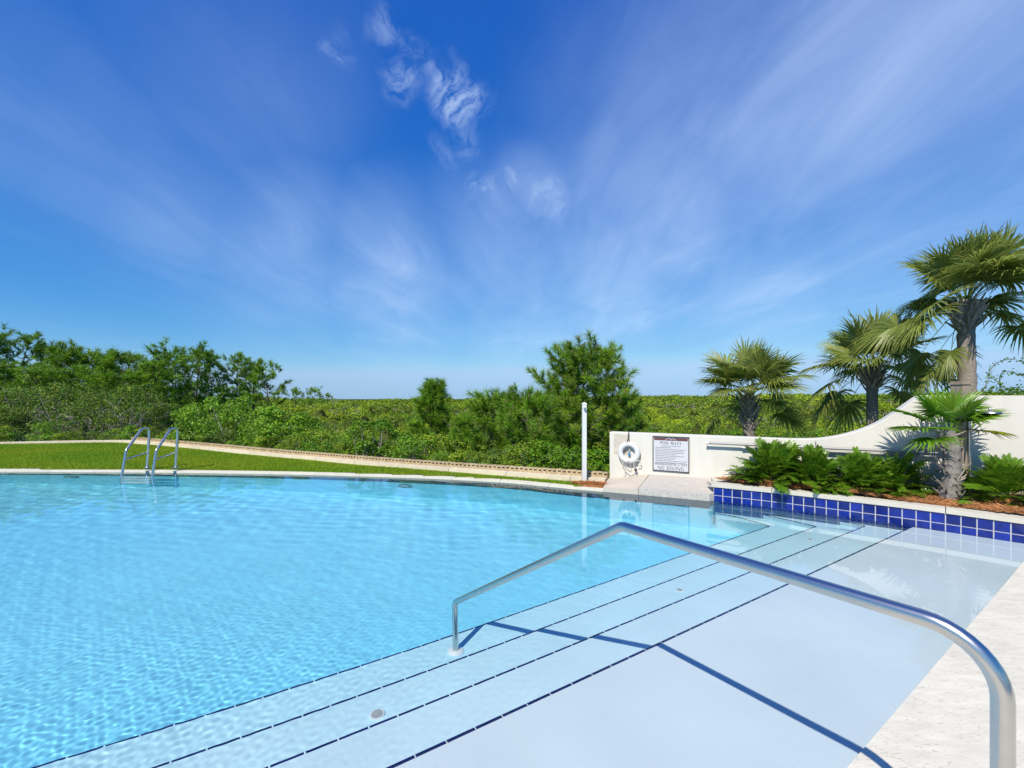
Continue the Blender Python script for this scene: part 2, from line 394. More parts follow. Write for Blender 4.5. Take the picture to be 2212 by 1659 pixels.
# deep floor, falling gently away from the steps
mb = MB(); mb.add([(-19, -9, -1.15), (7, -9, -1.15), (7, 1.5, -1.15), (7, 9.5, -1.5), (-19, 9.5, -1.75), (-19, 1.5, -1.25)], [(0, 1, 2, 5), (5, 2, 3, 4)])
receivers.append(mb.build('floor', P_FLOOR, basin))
# far wall under the water: dark tile band over plaster in the water-tinted floor colour
fw = offset(FARC, .012)
def strip(P, z0, z1, flip=False):
    n = len(P); vs = [(p[0], p[1], z0) for p in P] + [(p[0], p[1], z1) for p in P]
    fs = [(i, i + 1, n + i + 1, n + i) for i in range(n - 1)]
    if flip: fs = [f[::-1] for f in fs]
    return vs, fs
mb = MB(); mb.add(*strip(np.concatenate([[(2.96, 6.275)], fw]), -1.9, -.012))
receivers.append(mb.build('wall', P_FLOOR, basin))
bandme = {}
fb = resample(fw, .30)
for i in range(len(fb) - 1):
    a, b = fb[i], fb[i + 1]; d = b - a; L_ = np.linalg.norm(d); key = 'b'
    if key not in bandme: bandme[key] = MB().box((0, 0, 0), (.296, .012, .40)).mesh('tile', M['band'])
    o = obj('tile', bandme[key], basin, ((a[0] + b[0]) / 2, (a[1] + b[1]) / 2 - .007, -.203), (0, 0, math.atan2(d[1], d[0])), (L_ / .30, 1, 1)); receivers.append(o)
trimme = MB().box((0, 0, 0), (.148, .016, .026)).mesh('trim_tile', M['nosing'])
for i in range(len(fw) - 1):
    a, b = fw[i], fw[i + 1]; d = b - a
    if (a[0] < -12.5): continue
    receivers.append(obj('trim_tile', trimme, basin, ((a[0] + b[0]) / 2, (a[1] + b[1]) / 2 - .010, -.417), (0, 0, math.atan2(d[1], d[0])), (np.linalg.norm(d) / .152, 1, 1)))
# wide steps: nosing lines (left end, right end), depth, return corner towards the planter
STEPS = [dict(d=.05, a=(-.493, 1.752), b=(4.559, 4.987)), dict(d=.25, a=(-1.068, 1.883), b=(4.193, 5.197)),
         dict(d=.45, a=(-1.652, 1.999), b=(3.730, 5.365)), dict(d=.65, a=(-2.307, 2.095), b=(3.284, 5.577))]
RET = [None, [(4.193, 5.197), (3.79, 5.72)], [(3.730, 5.365), (3.42, 5.834), (3.30, 6.00)], [(3.284, 5.577), (3.075, 5.985), (2.88, 6.16)]]
tw_out = [tuple(p) for p in offset(TWC, -.03)]
def ext(a, b, t):
    a, b = np.array(a), np.array(b); return tuple(a + (b - a) * t)
nos_me = MB().box((0, 0, 0), (.134, .016, .02), ch=.003).mesh('nosing_tile', M['nosing'])
nose_line_me = None
def nosing(line, depth):
    P = resample(line, .1405)
    for i in range(len(P) - 1):
        a, b = P[i], P[i + 1]; d = b - a; nrm = np.array([-d[1], d[0]]) / np.linalg.norm(d)
        mid = (a + b) / 2 - nrm * .006
        receivers.append(obj('nosing_tile', nos_me, basin, (mid[0], mid[1], -depth - .0075), (0, 0, math.atan2(d[1], d[0])), (np.linalg.norm(d) / .1405, 1, 1)))
for k, s in enumerate(STEPS):
    far_left = ext(s['a'], s['b'], -2.6)
    back = [UN(-16, -.02), UN(6.9, -.02)]
    tw_pts = list(tw_out)
    if k == 0:
        poly = back + [p for p in tw_pts if p[0] > 4.56] + [ext(s['a'], s['b'], 1.006), far_left]
    elif k == 1:
        poly = back + [p for p in tw_pts if p[0] > 3.80] + RET[1][::-1] + [far_left]
    elif k == 2:
        poly = back + [p for p in tw_pts if p[0] > 3.31] + RET[2][::-1] + [far_left]
    else:
        poly = back + tw_pts + RET[3][::-1] + [far_left]
    zt = [-.010 - .036 * min(1.4, max(0, (p[0] * NNV[0] + p[1] * NNV[1] - E0) / 1.05)) for p in poly] if k == 0 else -s['d']   # the top ledge slopes up to the paving
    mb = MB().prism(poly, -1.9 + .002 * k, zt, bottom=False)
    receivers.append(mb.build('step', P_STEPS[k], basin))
    nosing([ext(s['a'], s['b'], -.45), s['b']], s['d'] if k else .041)
    if RET[k]: nosing(RET[k], s['d'])

# ------------------------------------------------------------------ water
def make_water():
    ys = list(np.arange(-9, -.31, .45)) + list(np.arange(-.3, .3, .05))
    while ys[-1] < 9.0: ys.append(ys[-1] + max(.0055, .0026 * ys[-1] + (.0034 * max(0, ys[-1] - 4.2) / 4.5 * ys[-1])))
    ys = np.array(ys); nf = 860
    R_ = np.maximum(1.30 * np.maximum(ys, 0), 1.6); Lm = np.maximum(1.36 * np.maximum(ys, 0) + 2.0, 3.2)
    t = np.linspace(0, 1, nf)[None, :]
    Xf = -Lm[:, None] + (R_ + Lm)[:, None] * t
    Xl = -19 + (19 - Lm)[:, None] * np.linspace(0, 1, 40, endpoint=False)[None, :] ** .6
    Xr = R_[:, None] + (7.5 - R_)[:, None] * np.linspace(0, 1, 13)[None, 1:]
    X = np.concatenate([Xl, Xf, np.maximum(Xr, R_[:, None] + .001 * np.arange(1, 13)[None, :])], 1)
    Yg = np.repeat(ys[:, None], X.shape[1], 1)
    rng = np.random.default_rng(11); Z = np.zeros_like(X)
    sp = np.maximum(np.gradient(ys)[:, None] * np.ones_like(X), np.gradient(X, axis=1))
    # calm over the ledge by the planter, rippled over the deep water
    Nn = X * NNV[0] + Yg * NNV[1] - E0; Uu = X * UU[0] + Yg * UU[1]
    s1 = np.clip((Nn + .2) / 2.6, 0, 1); s2 = np.clip((Uu - 1.2) / 3.6, 0, 1)
    A = .22 + .78 * s1 * s1 * (3 - 2 * s1); A *= 1 - .72 * s2 * s2 * (3 - 2 * s2) * np.clip(1.6 - Nn / 3.2, 0, 1)
    patch = 1 + .35 * np.sin(X * 1.3 + .7 * Yg) * np.sin(Yg * 1.1 - .4 * X + 1.0); A = A * patch
    for i in range(46):
        lam = .023 * 2 ** rng.uniform(0, 1.5); a = rng.normal(.9, .9); k = 2 * PI / lam
        w = X * math.cos(a) + Yg * math.sin(a) + .012 * np.sin(3.1 * X + 2.3 * Yg + i)
        Z += .0000043 * (lam / .023) ** 1.15 * np.sin(k * w + rng.uniform(0, 6.28)) * np.clip(lam / (3.5 * sp) - .8, 0, 1)
    for i in range(26):
        lam = .08 * 2 ** rng.uniform(0, 2.0); a = rng.normal(.9, 1.0); k = 2 * PI / lam
        Z += .0000085 * (lam / .08) ** 1.0 * np.sin(k * (X * math.cos(a) + Yg * math.sin(a)) + rng.uniform(0, 6.28)) * np.clip(lam / (3.5 * sp) - .8, 0, 1)
    Z = Z * A
    farw = smoothstep(Yg, 3.5, 7.5) * np.clip((2.6 - X) / 2, 0.25, 1)
    for i in range(24):
        lam = .16 * 2 ** rng.uniform(0, 1.6); a = rng.normal(1.1, .7); k = 2 * PI / lam
        Z += farw * .00009 * (lam / .16) * np.sin(k * (X * math.cos(a) + Yg * math.sin(a)) + rng.uniform(0, 6.28)) * np.clip(lam / (3.5 * sp) - .8, 0, 1)
    V = np.stack([X, Yg, Z], -1).reshape(-1, 3)
    n0, n1 = X.shape; I = np.arange(n0 * n1).reshape(n0, n1)
    F = np.stack([I[:-1, :-1], I[:-1, 1:], I[1:, 1:], I[1:, :-1]], -1).reshape(-1, 4)
    big = offset(np.array([NEAR0, NEAR1] + TW + FAR + [(-18, -8)]), -.05)
    cx = V[F].mean(1); keep = inside(big, cx[:, 0], cx[:, 1]); F = F[keep]
    used = np.unique(F); re = np.zeros(len(V), np.int32); re[used] = np.arange(len(used))
    m = bpy.data.materials.new('pool_water'); m.use_nodes = True; N = m.node_tree.nodes; L = m.node_tree.links; N.clear()
    out = N.new('ShaderNodeOutputMaterial'); g = N.new('ShaderNodeBsdfGlass'); g.inputs['IOR'].default_value = 1.33
    g.inputs['Roughness'].default_value = 0; g.inputs['Color'].default_value = (.93, .985, .995, 1); L.new(g.outputs[0], out.inputs['Surface'])
    o = obj('pool_water', np_mesh('pool_water', V[used], re[F], m, smooth=True)); tag(o, kind='structure')
    o.cycles.is_caustics_caster = True
    return o
make_water()

# ------------------------------------------------------------------ near coping slabs, far coping, deck
deck_near = tag(empty('pool_deck'), kind='structure')
ang_u = math.atan2(UU[1], UU[0])
slab_me = MB().box((0, 0, 0), (.5205, 1.196, .06), ch=0).mesh('paving_slab', M['coping'])
for row in range(3):
    for i in range(-12, 13):
        u = 1.98 + .525 * i; n = -.60 - 1.2 * row
        if u > 6.5 - row * .55: continue
        p = UN(u, n); obj('paving_slab', slab_me, deck_near, (p[0], p[1], -.010), (0, 0, ang_u))
MB().prism([UN(-17, -.012), UN(6.85, -.012), UN(6.2, -4.5), UN(-17, -4.5)], -.5, -.030).build('slab_bed', M['joint'], deck_near)
far_cop = tag(empty('pool_coping'), kind='structure')
c_in = offset(FARC, .02); c_out = offset(FARC, -.13)
fc0 = int(np.argmax(FARC[:, 0] < 1.56)); i = fc0
while i < len(FARC) - 1:
    j = min(i + 6, len(FARC) - 1)
    a = [tuple(p) for p in c_in[i:j + 1]]; b = [tuple(p) for p in c_out[i:j + 1]]
    a[0] = tuple(np.array(a[0]) * .97 + np.array(a[1]) * .03); b[0] = tuple(np.array(b[0]) * .97 + np.array(b[1]) * .03)
    MB().prism(a + b[::-1], -.012, .034).build('coping_stone', M['coping_far'], far_cop)
    i = j
# deck between the pool and the white wall (rises gently towards the wall)
WA = np.array([1.68, 7.54]); WD = np.array([.885, -.466]); WNRM = np.array([-.466, -.885])     # wall start, direction, facing
def onwall(t, out=0.0): return WA + WD * t + WNRM * out
deck_edge = [tuple(p) for p in offset(FARC, .02) if p[0] > 1.40]
wl = onwall(-.02, -.02); wj = onwall(.66, -.02); wr = onwall(1.58, -.02)
fj = (1.90, 6.60)
left_edge = [p for p in deck_edge if p[0] <= 1.905]; right_edge = [p for p in deck_edge if p[0] > 1.905]
mid_e = (1.905, float(np.interp(1.905, [p[0] for p in deck_edge][::-1], [p[1] for p in deck_edge][::-1])))
poly = [(2.862, 6.214)] + right_edge + [(mid_e[0] + .006, mid_e[1])] + [(wj[0] + .012, wj[1]), tuple(wr)]
zt = [.105] + [.10] * len(right_edge) + [.095] + [.205, .215]
MB().prism(poly, -.3, zt).build('aggregate_slab', M['aggregate'], deck_near)
ring_ = [(mid_e[0], mid_e[1], .093)] + [(p[0], p[1], .075) for p in left_edge] + [(wl[0], wl[1], .075), (*onwall(.20, -.02), .15)]
mb = MB(); n_ = len(ring_); mb.add([(wj[0], wj[1], .203)] + ring_ + [(p[0], p[1], -.3) for p in ring_], [(0, k + 1, k + 2)[::1] for k in range(n_ - 1)] + [(k + 1, k + 2, n_ + k + 2, n_ + k + 1)[::-1] for k in range(n_ - 1)])
mb.build('smooth_slab', M['smooth_slab'], deck_near)

# ------------------------------------------------------------------ planter with cobalt tiles
planter = tag(empty('planter', (4.0, 5.4, 0)), 'raised planter faced with cobalt blue tiles under a white coping', 'planter')
def child_world(o, root):              # parts are built in world coordinates: keep them there under a moved root
    o.matrix_parent_inverse = Matrix.Translation(-root.location); return o
back_pts = [tuple(onwall(1.60, .02)), tuple(onwall(4.13, .02)), (6.9, 5.0), (6.6, 2.9)]
tw_face = offset(TWC, .0035)
outer = [tuple(p) for p in tw_face]
pl_ext = [(6.0, 3.55)]
front = [(6.55, 3.0)] + outer + [(2.87, 6.232)]
# core: retaining wall behind the tiles
inner = [tuple(p) for p in offset(TWC, -.16)]
MB().prism([(6.55, 3.0)] + outer + inner[::-1] + [(6.62, 3.12)], -1.2, .195).build('retaining_wall', M['grout'], planter)
side_a = np.array([2.866, 6.217]); side_b = onwall(1.60, .0)
sd_ = (side_b - side_a) / np.linalg.norm(side_b - side_a); sn = np.array([sd_[1], -sd_[0]])
MB().prism([tuple(side_a - sd_ * .0), tuple(side_b), tuple(side_b + sn * .34), tuple(side_a + sn * .34 + sd_ * .1)], -.3, .243).build('end_wall', M['planter_cap'], planter)
tile_me = MB().box((0, 0, 0), (.1065, .012, .1065), ch=0).mesh('tile', M['tile'])
tile_me2 = MB().box((0, 0, 0), (.1065, .012, .1065)).mesh('tile', M['tile'])
for row in range(3):
    zc = .1365 - .1165 * row
    for i in range(len(TWC) - 1):
        a, b = TWC[i], TWC[i + 1]
        if row == 2:
            if i + 2 >= len(TWC): continue
            a, b = (TWC[i] + TWC[i + 1]) / 2, (TWC[i + 1] + TWC[i + 2]) / 2
        d = b - a; rz = math.atan2(d[1], d[0]) + PI
        receivers.append(obj('tile', tile_me, planter, ((a[0] + b[0]) / 2, (a[1] + b[1]) / 2, zc), (0, 0, rz), (np.linalg.norm(d) / .1165, 1, 1)))
# coping stones on top, with a small overhang
cf = offset(TWC, .022); cb = offset(TWC, -.145)
cuts = [0, 6, 20, len(TWC) - 1]
for a, b in zip(cuts[:-1], cuts[1:]):
    f = [tuple(p) for p in cf[a:b + 1]]; k = [tuple(p) for p in cb[a:b + 1]]
    f[-1] = tuple(np.array(f[-1]) * .96 + np.array(f[-2]) * .04); k[-1] = tuple(np.array(k[-1]) * .96 + np.array(k[-2]) * .04)
    if a == 0: f = [(6.55, 2.97)] + f; k = [(6.66, 3.12)] + k
    else: f[0] = tuple(np.array(f[0]) * .98 + np.array(f[1]) * .02); k[0] = tuple(np.array(k[0]) * .98 + np.array(k[1]) * .02)
    if b == len(TWC) - 1: f.append((2.835, 6.222)); k.append((2.86, 6.40))
    mb = MB().prism(f + k[::-1], .196, .238)
    ff = [tuple(np.array(p) * .985 + np.array(q) * .015) for p, q in zip(f, k)]
    mb.prism(ff + k[::-1], .238, .247, bottom=False)
    mb.build('coping_stone', M['planter_cap'], planter)
for ch in planter.children: child_world(ch, planter)
MB().box((2.853, 6.235, .07), (.018, .03, .19)).build('edge_strip', M['dark'], planter); child_world(planter.children[-1], planter)

# mulch bed and loose pine straw
def mulch_z(X, Y): return .262 + .018 * np.sin(3.1 * X + 1.3) * np.sin(2.7 * Y) + .012 * np.sin(9 * X + 5 * Y)
bed_poly = [(6.5, 3.1)] + [tuple(p) for p in offset(TWC, -.135)] + [(3.12, 6.42)] + [tuple(onwall(1.95, .01)), tuple(onwall(4.13, .01)), (7.2, 4.9)]
gx, gy = np.meshgrid(np.arange(2.8, 7.2, .06), np.arange(2.9, 6.9, .06), indexing='ij')
I = np.arange(gx.size).reshape(gx.shape); F = np.stack([I[:-1, :-1], I[1:, :-1], I[1:, 1:], I[:-1, 1:]], -1).reshape(-1, 4)
V = np.stack([gx, gy, mulch_z(gx, gy)], -1).reshape(-1, 3); c = V[F].mean(1); F = F[inside(bed_poly, c[:, 0], c[:, 1])]
used = np.unique(F); re = np.zeros(len(V), int); re[used] = np.arange(len(used))
tag(obj('mulch_bed', np_mesh('mulch_bed', V[used], re[F], M['mulch_bed'], smooth=True)), kind='structure')
rng = np.random.default_rng(3)
def sticks(P, D, L_, w, rng, tints):
    """thin flat needles: P centre, D direction, one quad each"""
    n = len(P); up = rng.normal(size=(n, 3)); S = np.cross(D, up); S /= np.linalg.norm(S, axis=1)[:, None] + 1e-9
    a = P - D * L_[:, None] / 2; b = P + D * L_[:, None] / 2; s = S * (w / 2)
    V = np.stack([a - s, a + s, b + s * .6, b - s * .6], 1).reshape(-1, 3)
    return V, np.arange(n * 4).reshape(n, 4), np.repeat(tints, 4, 0)
n = 26000
X = rng.uniform(2.9, 6.9, n * 2); Y = rng.uniform(3.0, 6.7, n * 2); k = inside(bed_poly, X, Y); X, Y = X[k][:n], Y[k][:n]; n = len(X)
D = np.stack([rng.normal(size=n), rng.normal(size=n), rng.normal(0, .16, n)], 1); D /= np.linalg.norm(D, axis=1)[:, None]
P = np.stack([X, Y, mulch_z(X, Y) + rng.uniform(.002, .03, n)], 1)
cols = np.array([[1, 1, 1], [1.25, 1.2, 1.15], [.6, .5, .45], [1.5, 1.6, 1.8], [.85, .75, .6]])[rng.integers(0, 5, n)] * rng.uniform(.75, 1.2, (n, 1))
V, F, T = sticks(P, D, rng.uniform(.06, .16, n), .0042, rng, cols)
tag(obj('pine_straw', np_mesh('pine_straw', V, F, M['straw'], T)), kind='stuff')

# ------------------------------------------------------------------ lawn, kerb, block edging
CURB = [(-26, 10.9), (-15.64, 13.36), (-14.6, 13.72), (-12.75, 14.05), (-12.3, 13.95), (-8.6, 12.05), (-5.68, 10.42), (-4.73, 10.0), (-2.74, 8.98), (-.56, 8.06), (1.12, 7.37), (1.52, 7.20)]
CURBR = smooth_curve(CURB, .30, 2)
c_lawn = [tuple(p) for p in offset(FARC, -.125) if p[0] < 1.42]
lawn_poly = [tuple(p) for p in CURBR] + c_lawn
def lawn_z(X, Y): return .045 + .012 * np.sin(.9 * X) * np.sin(1.3 * Y)
gx, gy = np.meshgrid(np.arange(-26, 1.8, .12), np.arange(6.8, 14.4, .12), indexing='ij')
I = np.arange(gx.size).reshape(gx.shape); F = np.stack([I[:-1, :-1], I[1:, :-1], I[1:, 1:], I[:-1, 1:]], -1).reshape(-1, 4)
V = np.stack([gx, gy, lawn_z(gx, gy) - .012], -1).reshape(-1, 3); c = V[F].mean(1)
big = [tuple(p) for p in offset(CURBR, .12)] + [tuple(p) for p in offset(FARC, -.10) if p[0] < 1.42]
F = F[inside(big, c[:, 0], c[:, 1])]
used = np.unique(F); re = np.zeros(len(V), int); re[used] = np.arange(len(used))
tag(obj('lawn', np_mesh('lawn', V[used], re[F], M['lawn'], smooth=True)), kind='structure')
n = 210000
X = rng.uniform(-17, 1.5, n * 2); Y = rng.uniform(7.0, 14.2, n * 2); k = inside(lawn_poly, X, Y); X, Y = X[k][:n], Y[k][:n]; n = len(X)
lean = rng.normal(0, .45, (n, 2)); hgt = rng.uniform(.018, .042, n) * (1 + .25 * np.sin(2.2 * X + np.sin(1.7 * Y)))
w = rng.uniform(.004, .008, n); ang = rng.uniform(0, PI, n); base = np.stack([X, Y, lawn_z(X, Y) - .012], 1)
s = np.stack([np.cos(ang) * w, np.sin(ang) * w, np.zeros(n)], 1); tip = base + np.stack([lean[:, 0] * hgt, lean[:, 1] * hgt, hgt], 1)
V = np.stack([base - s, base + s, tip], 1).reshape(-1, 3)
pt = .5 + .5 * np.sin(1.1 * X + .8 * np.sin(1.9 * Y)) * np.sin(1.6 * Y + .6 * X)
g = rng.uniform(.7, 1.25, n)[:, None] * (np.array([[.82, .95, .7]]) + pt[:, None] * np.array([[.45, .10, .2]]))
tag(obj('grass', np_mesh('grass', V, np.arange(n * 3).reshape(n, 3), M['grass'], np.repeat(g, 3, 0))), kind='stuff')

kerb = tag(empty('kerb', (-5, 10, 0)), kind='structure')
a_, b_ = offset(CURBR, .10), offset(CURBR, .24)
for i in range(0, len(CURBR) - 1, 4):
    j = min(i + 4, len(CURBR) - 1)
    f = [tuple(p) for p in a_[i:j + 1]]; k = [tuple(p) for p in b_[i:j + 1]]
    f[-1] = tuple(np.array(f[-1]) * .97 + np.array(f[-2]) * .03); k[-1] = tuple(np.array(k[-1]) * .97 + np.array(k[-2]) * .03)
    MB().prism(f + k[::-1], -.2, .105).build('kerb_stone', M['kerb'], kerb)
for ch in kerb.children: child_world(ch, kerb)
edging = tag(empty('block_wall', (-5, 10.2, 0)), 'low tan block edging wall with square notches, running behind the lawn to the white post', 'wall')
bl = resample(offset(smooth_curve(CURB, .05, 2), .30), .0905)
bl = bl[bl[:, 0] > -12.4]
mb = MB()   # one block with a notch cut into its front top edge
mb.box((0, 0, .02), (.086, .11, .14)); mb.box((-.026, 0, .105), (.034, .11, .03)); mb.box((.030, .012, .105), (.026, .086, .03)); mb.box((.0, .03, .105), (.03, .05, .03)); mb.box((0, 0, .127), (.086, .112, .016))
bme = mb.mesh('block', M['block'])
for i in range(len(bl) - 1):
    d = bl[i + 1] - bl[i]; m_ = (bl[i] + bl[i + 1]) / 2
    child_world(obj('block', bme, edging, (m_[0], m_[1], .055 + .003 * math.sin(i * 2.3)), (0, 0, math.atan2(d[1], d[0]))), edging)

# mulch patch by the white post
n = 1400; X = rng.normal(1.30, .13, n); Y = 7.16 - (X - 1.3) * .30 + rng.normal(0, .045, n)
D = np.stack([rng.normal(size=n), rng.normal(size=n), rng.normal(0, .15, n)], 1); D /= np.linalg.norm(D, axis=1)[:, None]
cols = np.array([[1, .9, .8], [.8, .6, .5], [.6, .45, .35]])[rng.integers(0, 3, n)]
V, F, T = sticks(np.stack([X, Y, .06 + rng.uniform(0, .02, n)], 1), D, rng.uniform(.04, .1, n), .007, rng, cols)
tag(obj('bark_mulch', np_mesh('bark_mulch', V, F, M['straw'], T)), kind='stuff')
MB().prism([(.98, 7.30), (1.14, 7.05), (1.42, 6.93), (1.60, 7.05), (1.66, 7.50), (1.4, 7.3)], -.2, .062).build('soil', M['mulch_bed']); tag(bpy.data.objects['soil'], kind='structure')

# ------------------------------------------------------------------ white post
wp = tag(empty('white_post', (1.215, 7.36, .04)), 'tall square white vinyl post standing at the pool edge in front of the pine', 'post')
MB().box((0, 0, .655), (.070, .070, 1.31)).build('post_shaft', M['white_paint'], wp)
mb = MB(); mb.box((0, 0, 1.318), (.080, .080, .022)); mb.add([(-.040, -.040, 1.329), (.040, -.040, 1.329), (.040, .040, 1.329), (-.040, .040, 1.329), (0, 0, 1.352)], [(0, 1, 4), (1, 2, 4), (2, 3, 4), (3, 0, 4)])
mb.build('post_cap', M['white_paint'], wp)
mb = MB(); mb.lathe([(.020, 0), (.020, .05), (.016, .055), (0, .055)], M=Matrix.Translation((-.004, -.037, 1.262)) @ Matrix.Rotation(math.radians(100), 4, 'X'), seg=16)
mb.build('camera_housing', M['white_plastic'], wp, smooth=True)
MB().lathe([(.009, 0), (.009, .003), (0, .003)], M=Matrix.Translation((-.004, -.0925, 1.2515)) @ Matrix.Rotation(math.radians(100), 4, 'X'), seg=12).build('camera_lens', M['dark'], wp)
for ch in wp.children: ch.rotation_euler = (0, 0, 0)

# ------------------------------------------------------------------ curved white wall
wall = tag(empty('garden_wall', (WA[0], WA[1], 0)), 'long white stucco wall whose top sweeps up in a curve behind the planter', 'wall')
top_px = [(1317, 933), (1400, 936.3), (1535, 941.5), (1640, 945.7), (1708, 948.6), (1774.6, 948.3), (1824.6, 940), (1874.5, 925), (1908, 910), (1941, 887), (1968, 867), (1988, 854.5), (1997, 853.6), (2005, 853.6)]
def wall_t(x):
    q = (x - 1106) / FPX; return (q * WA[1] - WA[0]) / (WD[0] - q * WD[1])
prof = []
for x, y in top_px:
    t = wall_t(x); Yw = WA[1] + WD[1] * t; prof.append((t, H - (y - 861) / FPX * Yw))
prof = np.array(prof); tt = np.r_[prof[0, 0], np.arange(.15, prof[-1, 0] - .02, .06), prof[-1, 0]]; zz = np.interp(tt, prof[:, 0], prof[:, 1])
for _ in range(4): zz[1:-3] = (zz[:-4] + zz[1:-3] * 2 + zz[2:-2]) / 4
TH = .20
vs = []; fs = []
for t, z in zip(tt, zz):
    f = onwall(t); b = onwall(t, -TH); f1 = onwall(t, -.008); b1 = onwall(t, -TH + .008)
    vs += [(f[0], f[1], -.9), (f[0], f[1], z - .008), (f1[0], f1[1], z), (b1[0], b1[1], z), (b[0], b[1], z - .008), (b[0], b[1], -.9)]
for i in range(len(tt) - 1):
    for k in range(5): fs.append((i * 6 + k, i * 6 + 6 + k, i * 6 + 7 + k, i * 6 + k + 1))
fs.append((0, 1, 2, 3, 4, 5)); nl = len(tt) - 1; fs.append(tuple(nl * 6 + k for k in (5, 4, 3, 2, 1, 0)))
child_world(MB().add(vs, fs).build('curved_wall', M['stucco'], wall, smooth=True, sharp=35), wall)
WC = onwall(tt[-1]); WD2 = np.array([.93, -.368]); WN2 = np.array([-.368, -.93])
def onwall2(t, out=0.0): return WC + WD2 * t + WN2 * out
vs = []; q = [onwall2(.003), onwall2(3.4), onwall2(3.4, -.2), onwall2(.003, -.2)]
child_world(MB().prism([tuple(p) for p in q], -.9, [1.492, 1.475, 1.475, 1.492]).build('tall_wall', M['stucco'], wall), wall)
def wall_quad(t0, t1, z0, z1, out, th, name, mat, parent):
    p = [tuple(onwall(t0, out)), tuple(onwall(t1, out)), tuple(onwall(t1, out - th)), tuple(onwall(t0, out - th))]
    return child_world(MB().prism(p, z0, z1).build(name, mat, parent), parent)
wall_quad(.075, .345, .50, .845, .003, .006, 'patch', M['patch'], wall)
wang = math.atan2(WD[1], WD[0])

# two long pool poles hung along the wall
def pole(t0, t1, z, out, r, label, tip):
    p0, p1 = onwall(t0, out), onwall(t1, out)
    root = tag(empty('pool_pole', (p0[0], p0[1], z)), label, 'pool pole', 'pool poles on the wall')
    mb = MB().tube([(p0[0], p0[1], z), (p1[0], p1[1], z)], r, 12); child_world(mb.build('tube', M['pole_grey'], root, smooth=True), root)
    p2 = onwall(t1 + tip, out)
    child_world(MB().tube([(p1[0], p1[1], z), (p2[0], p2[1], z)], r * .6, 10).build('inner_tube', M['pole_grey'], root, smooth=True), root)
    for q in (t0 - .004, t1 - .03):
        a, b = onwall(q, out), onwall(q + .035, out)
        child_world(MB().tube([(a[0], a[1], z), (b[0], b[1], z)], r * 1.18, 12).build('collar', M['white_plastic'], root, smooth=True), root)
    return root
pole(1.535, 4.06, .765, .075, .019, 'long grey pool pole, upper of the two hanging along the white wall', .16)
pole(2.03, 4.06, .718, .06, .014, 'thinner grey pool pole, lower of the two hanging along the white wall', .14)
br = tag(empty('pole_bracket', (*onwall(4.0, .0), .74)), 'small grey bracket on the white wall holding the pool poles', 'bracket')
for q, z in ((3.99, .79), (4.07, .795)):
    p = onwall(q, .04); MB().box((p[0], p[1], z + .02), (.018, .10, .055), wang).build('hook', M['steel_dull'], br); child_world(br.children[-1], br)
p = onwall(4.03, .012); MB().box((p[0], p[1], .745), (.035, .02, .14), wang).build('back_plate', M['steel_dull'], br); child_world(br.children[-1], br)
p = onwall(4.22, .03)
kb = empty('wall_fitting', (p[0], p[1], .55)); tag(kb, 'small round grey metal ball fitting on the white wall beside the short palm', 'fitting')
MB().lathe([(0, -.026), (.014, -.022), (.023, -.012), (.026, 0), (.023, .012), (.014, .022), (0, .026)], seg=16).build('ball', M['steel_dull'], kb, smooth=True)
mb = MB(); mb.tube([(0, 0, 0), (-WNRM[0] * .03, -WNRM[1] * .03, 0)], .009, 10); mb.build('stem', M['steel_dull'], kb, smooth=True)

# ------------------------------------------------------------------ life ring with its rope
def wpt(t, z, out): p = onwall(t, out); return Vector((p[0], p[1], z))
rc = wpt(.345, .548, .062)
ring = tag(empty('life_ring', rc), 'white ring buoy with a looped pale rope hanging on the white wall', 'life ring')
RM = Matrix(((WD[0], 0, WNRM[0], 0), (WD[1], 0, WNRM[1], 0), (0, 1, 0, 0), (0, 0, 0, 1)))   # local x along wall, y up, z out
mb = MB(); R0, r1, r2 = .1425, .046, .038; vs = []; fs = []
for i in range(48):
    a = 2 * PI * i / 48
    for k in range(14):
        b = 2 * PI * k / 14; rr = R0 + r1 * math.cos(b); vs.append(RM @ Vector((rr * math.cos(a), rr * math.sin(a), r2 * math.sin(b))))
for i in range(48):
    for k in range(14):
        i2, k2 = (i + 1) % 48, (k + 1) % 14; fs.append((i * 14 + k, i2 * 14 + k, i2 * 14 + k2, i * 14 + k2))
mb.add(vs, fs).build('buoy', M['white_plastic'], ring, smooth=True)
def bandm(a0):
    m_ = MB(); vs = []; fs = []
    for i in range(4):
        a = a0 + (i - 1.5) * .085
        for k in range(14):
            b = 2 * PI * k / 14; rr = R0 + (r1 + .0025) * math.cos(b); vs.append(RM @ Vector((rr * math.cos(a), rr * math.sin(a), (r2 + .0025) * math.sin(b))))
    for i in range(3):
        for k in range(14): fs.append((i * 14 + k, i * 14 + 14 + k, i * 14 + 14 + (k + 1) % 14, i * 14 + (k + 1) % 14))
    return m_.add(vs, fs)
for a in (.9, 2.3, 3.95, 5.4): bandm(a).build('strap', M['white_paint'], ring, smooth=True)
def L3(x, y, z): return RM @ Vector((x, y, z))
def rope(name, pts, r=.0065, mat=None):
    P = smooth3([L3(*p) for p in pts]); return MB().tube(P, r, 7).build(name, mat or M['rope'], ring, smooth=True)
def smooth3(pts, it=3):
    P = [np.array(p) for p in pts]
    for _ in range(it):
        Q = [P[0]]
        for i in range(len(P) - 1): Q += [P[i] * .75 + P[i + 1] * .25, P[i] * .25 + P[i + 1] * .75]
        Q.append(P[-1]); P = Q
    return [tuple(p) for p in P]
rope('rope', [(-.12, -.13, .03), (-.10, -.22, 0), (-.06, -.29, 0), (.02, -.345, 0), (.07, -.31, 0), (.10, -.26, .01), (.085, -.2, .02), (.10, -.14, .03)])
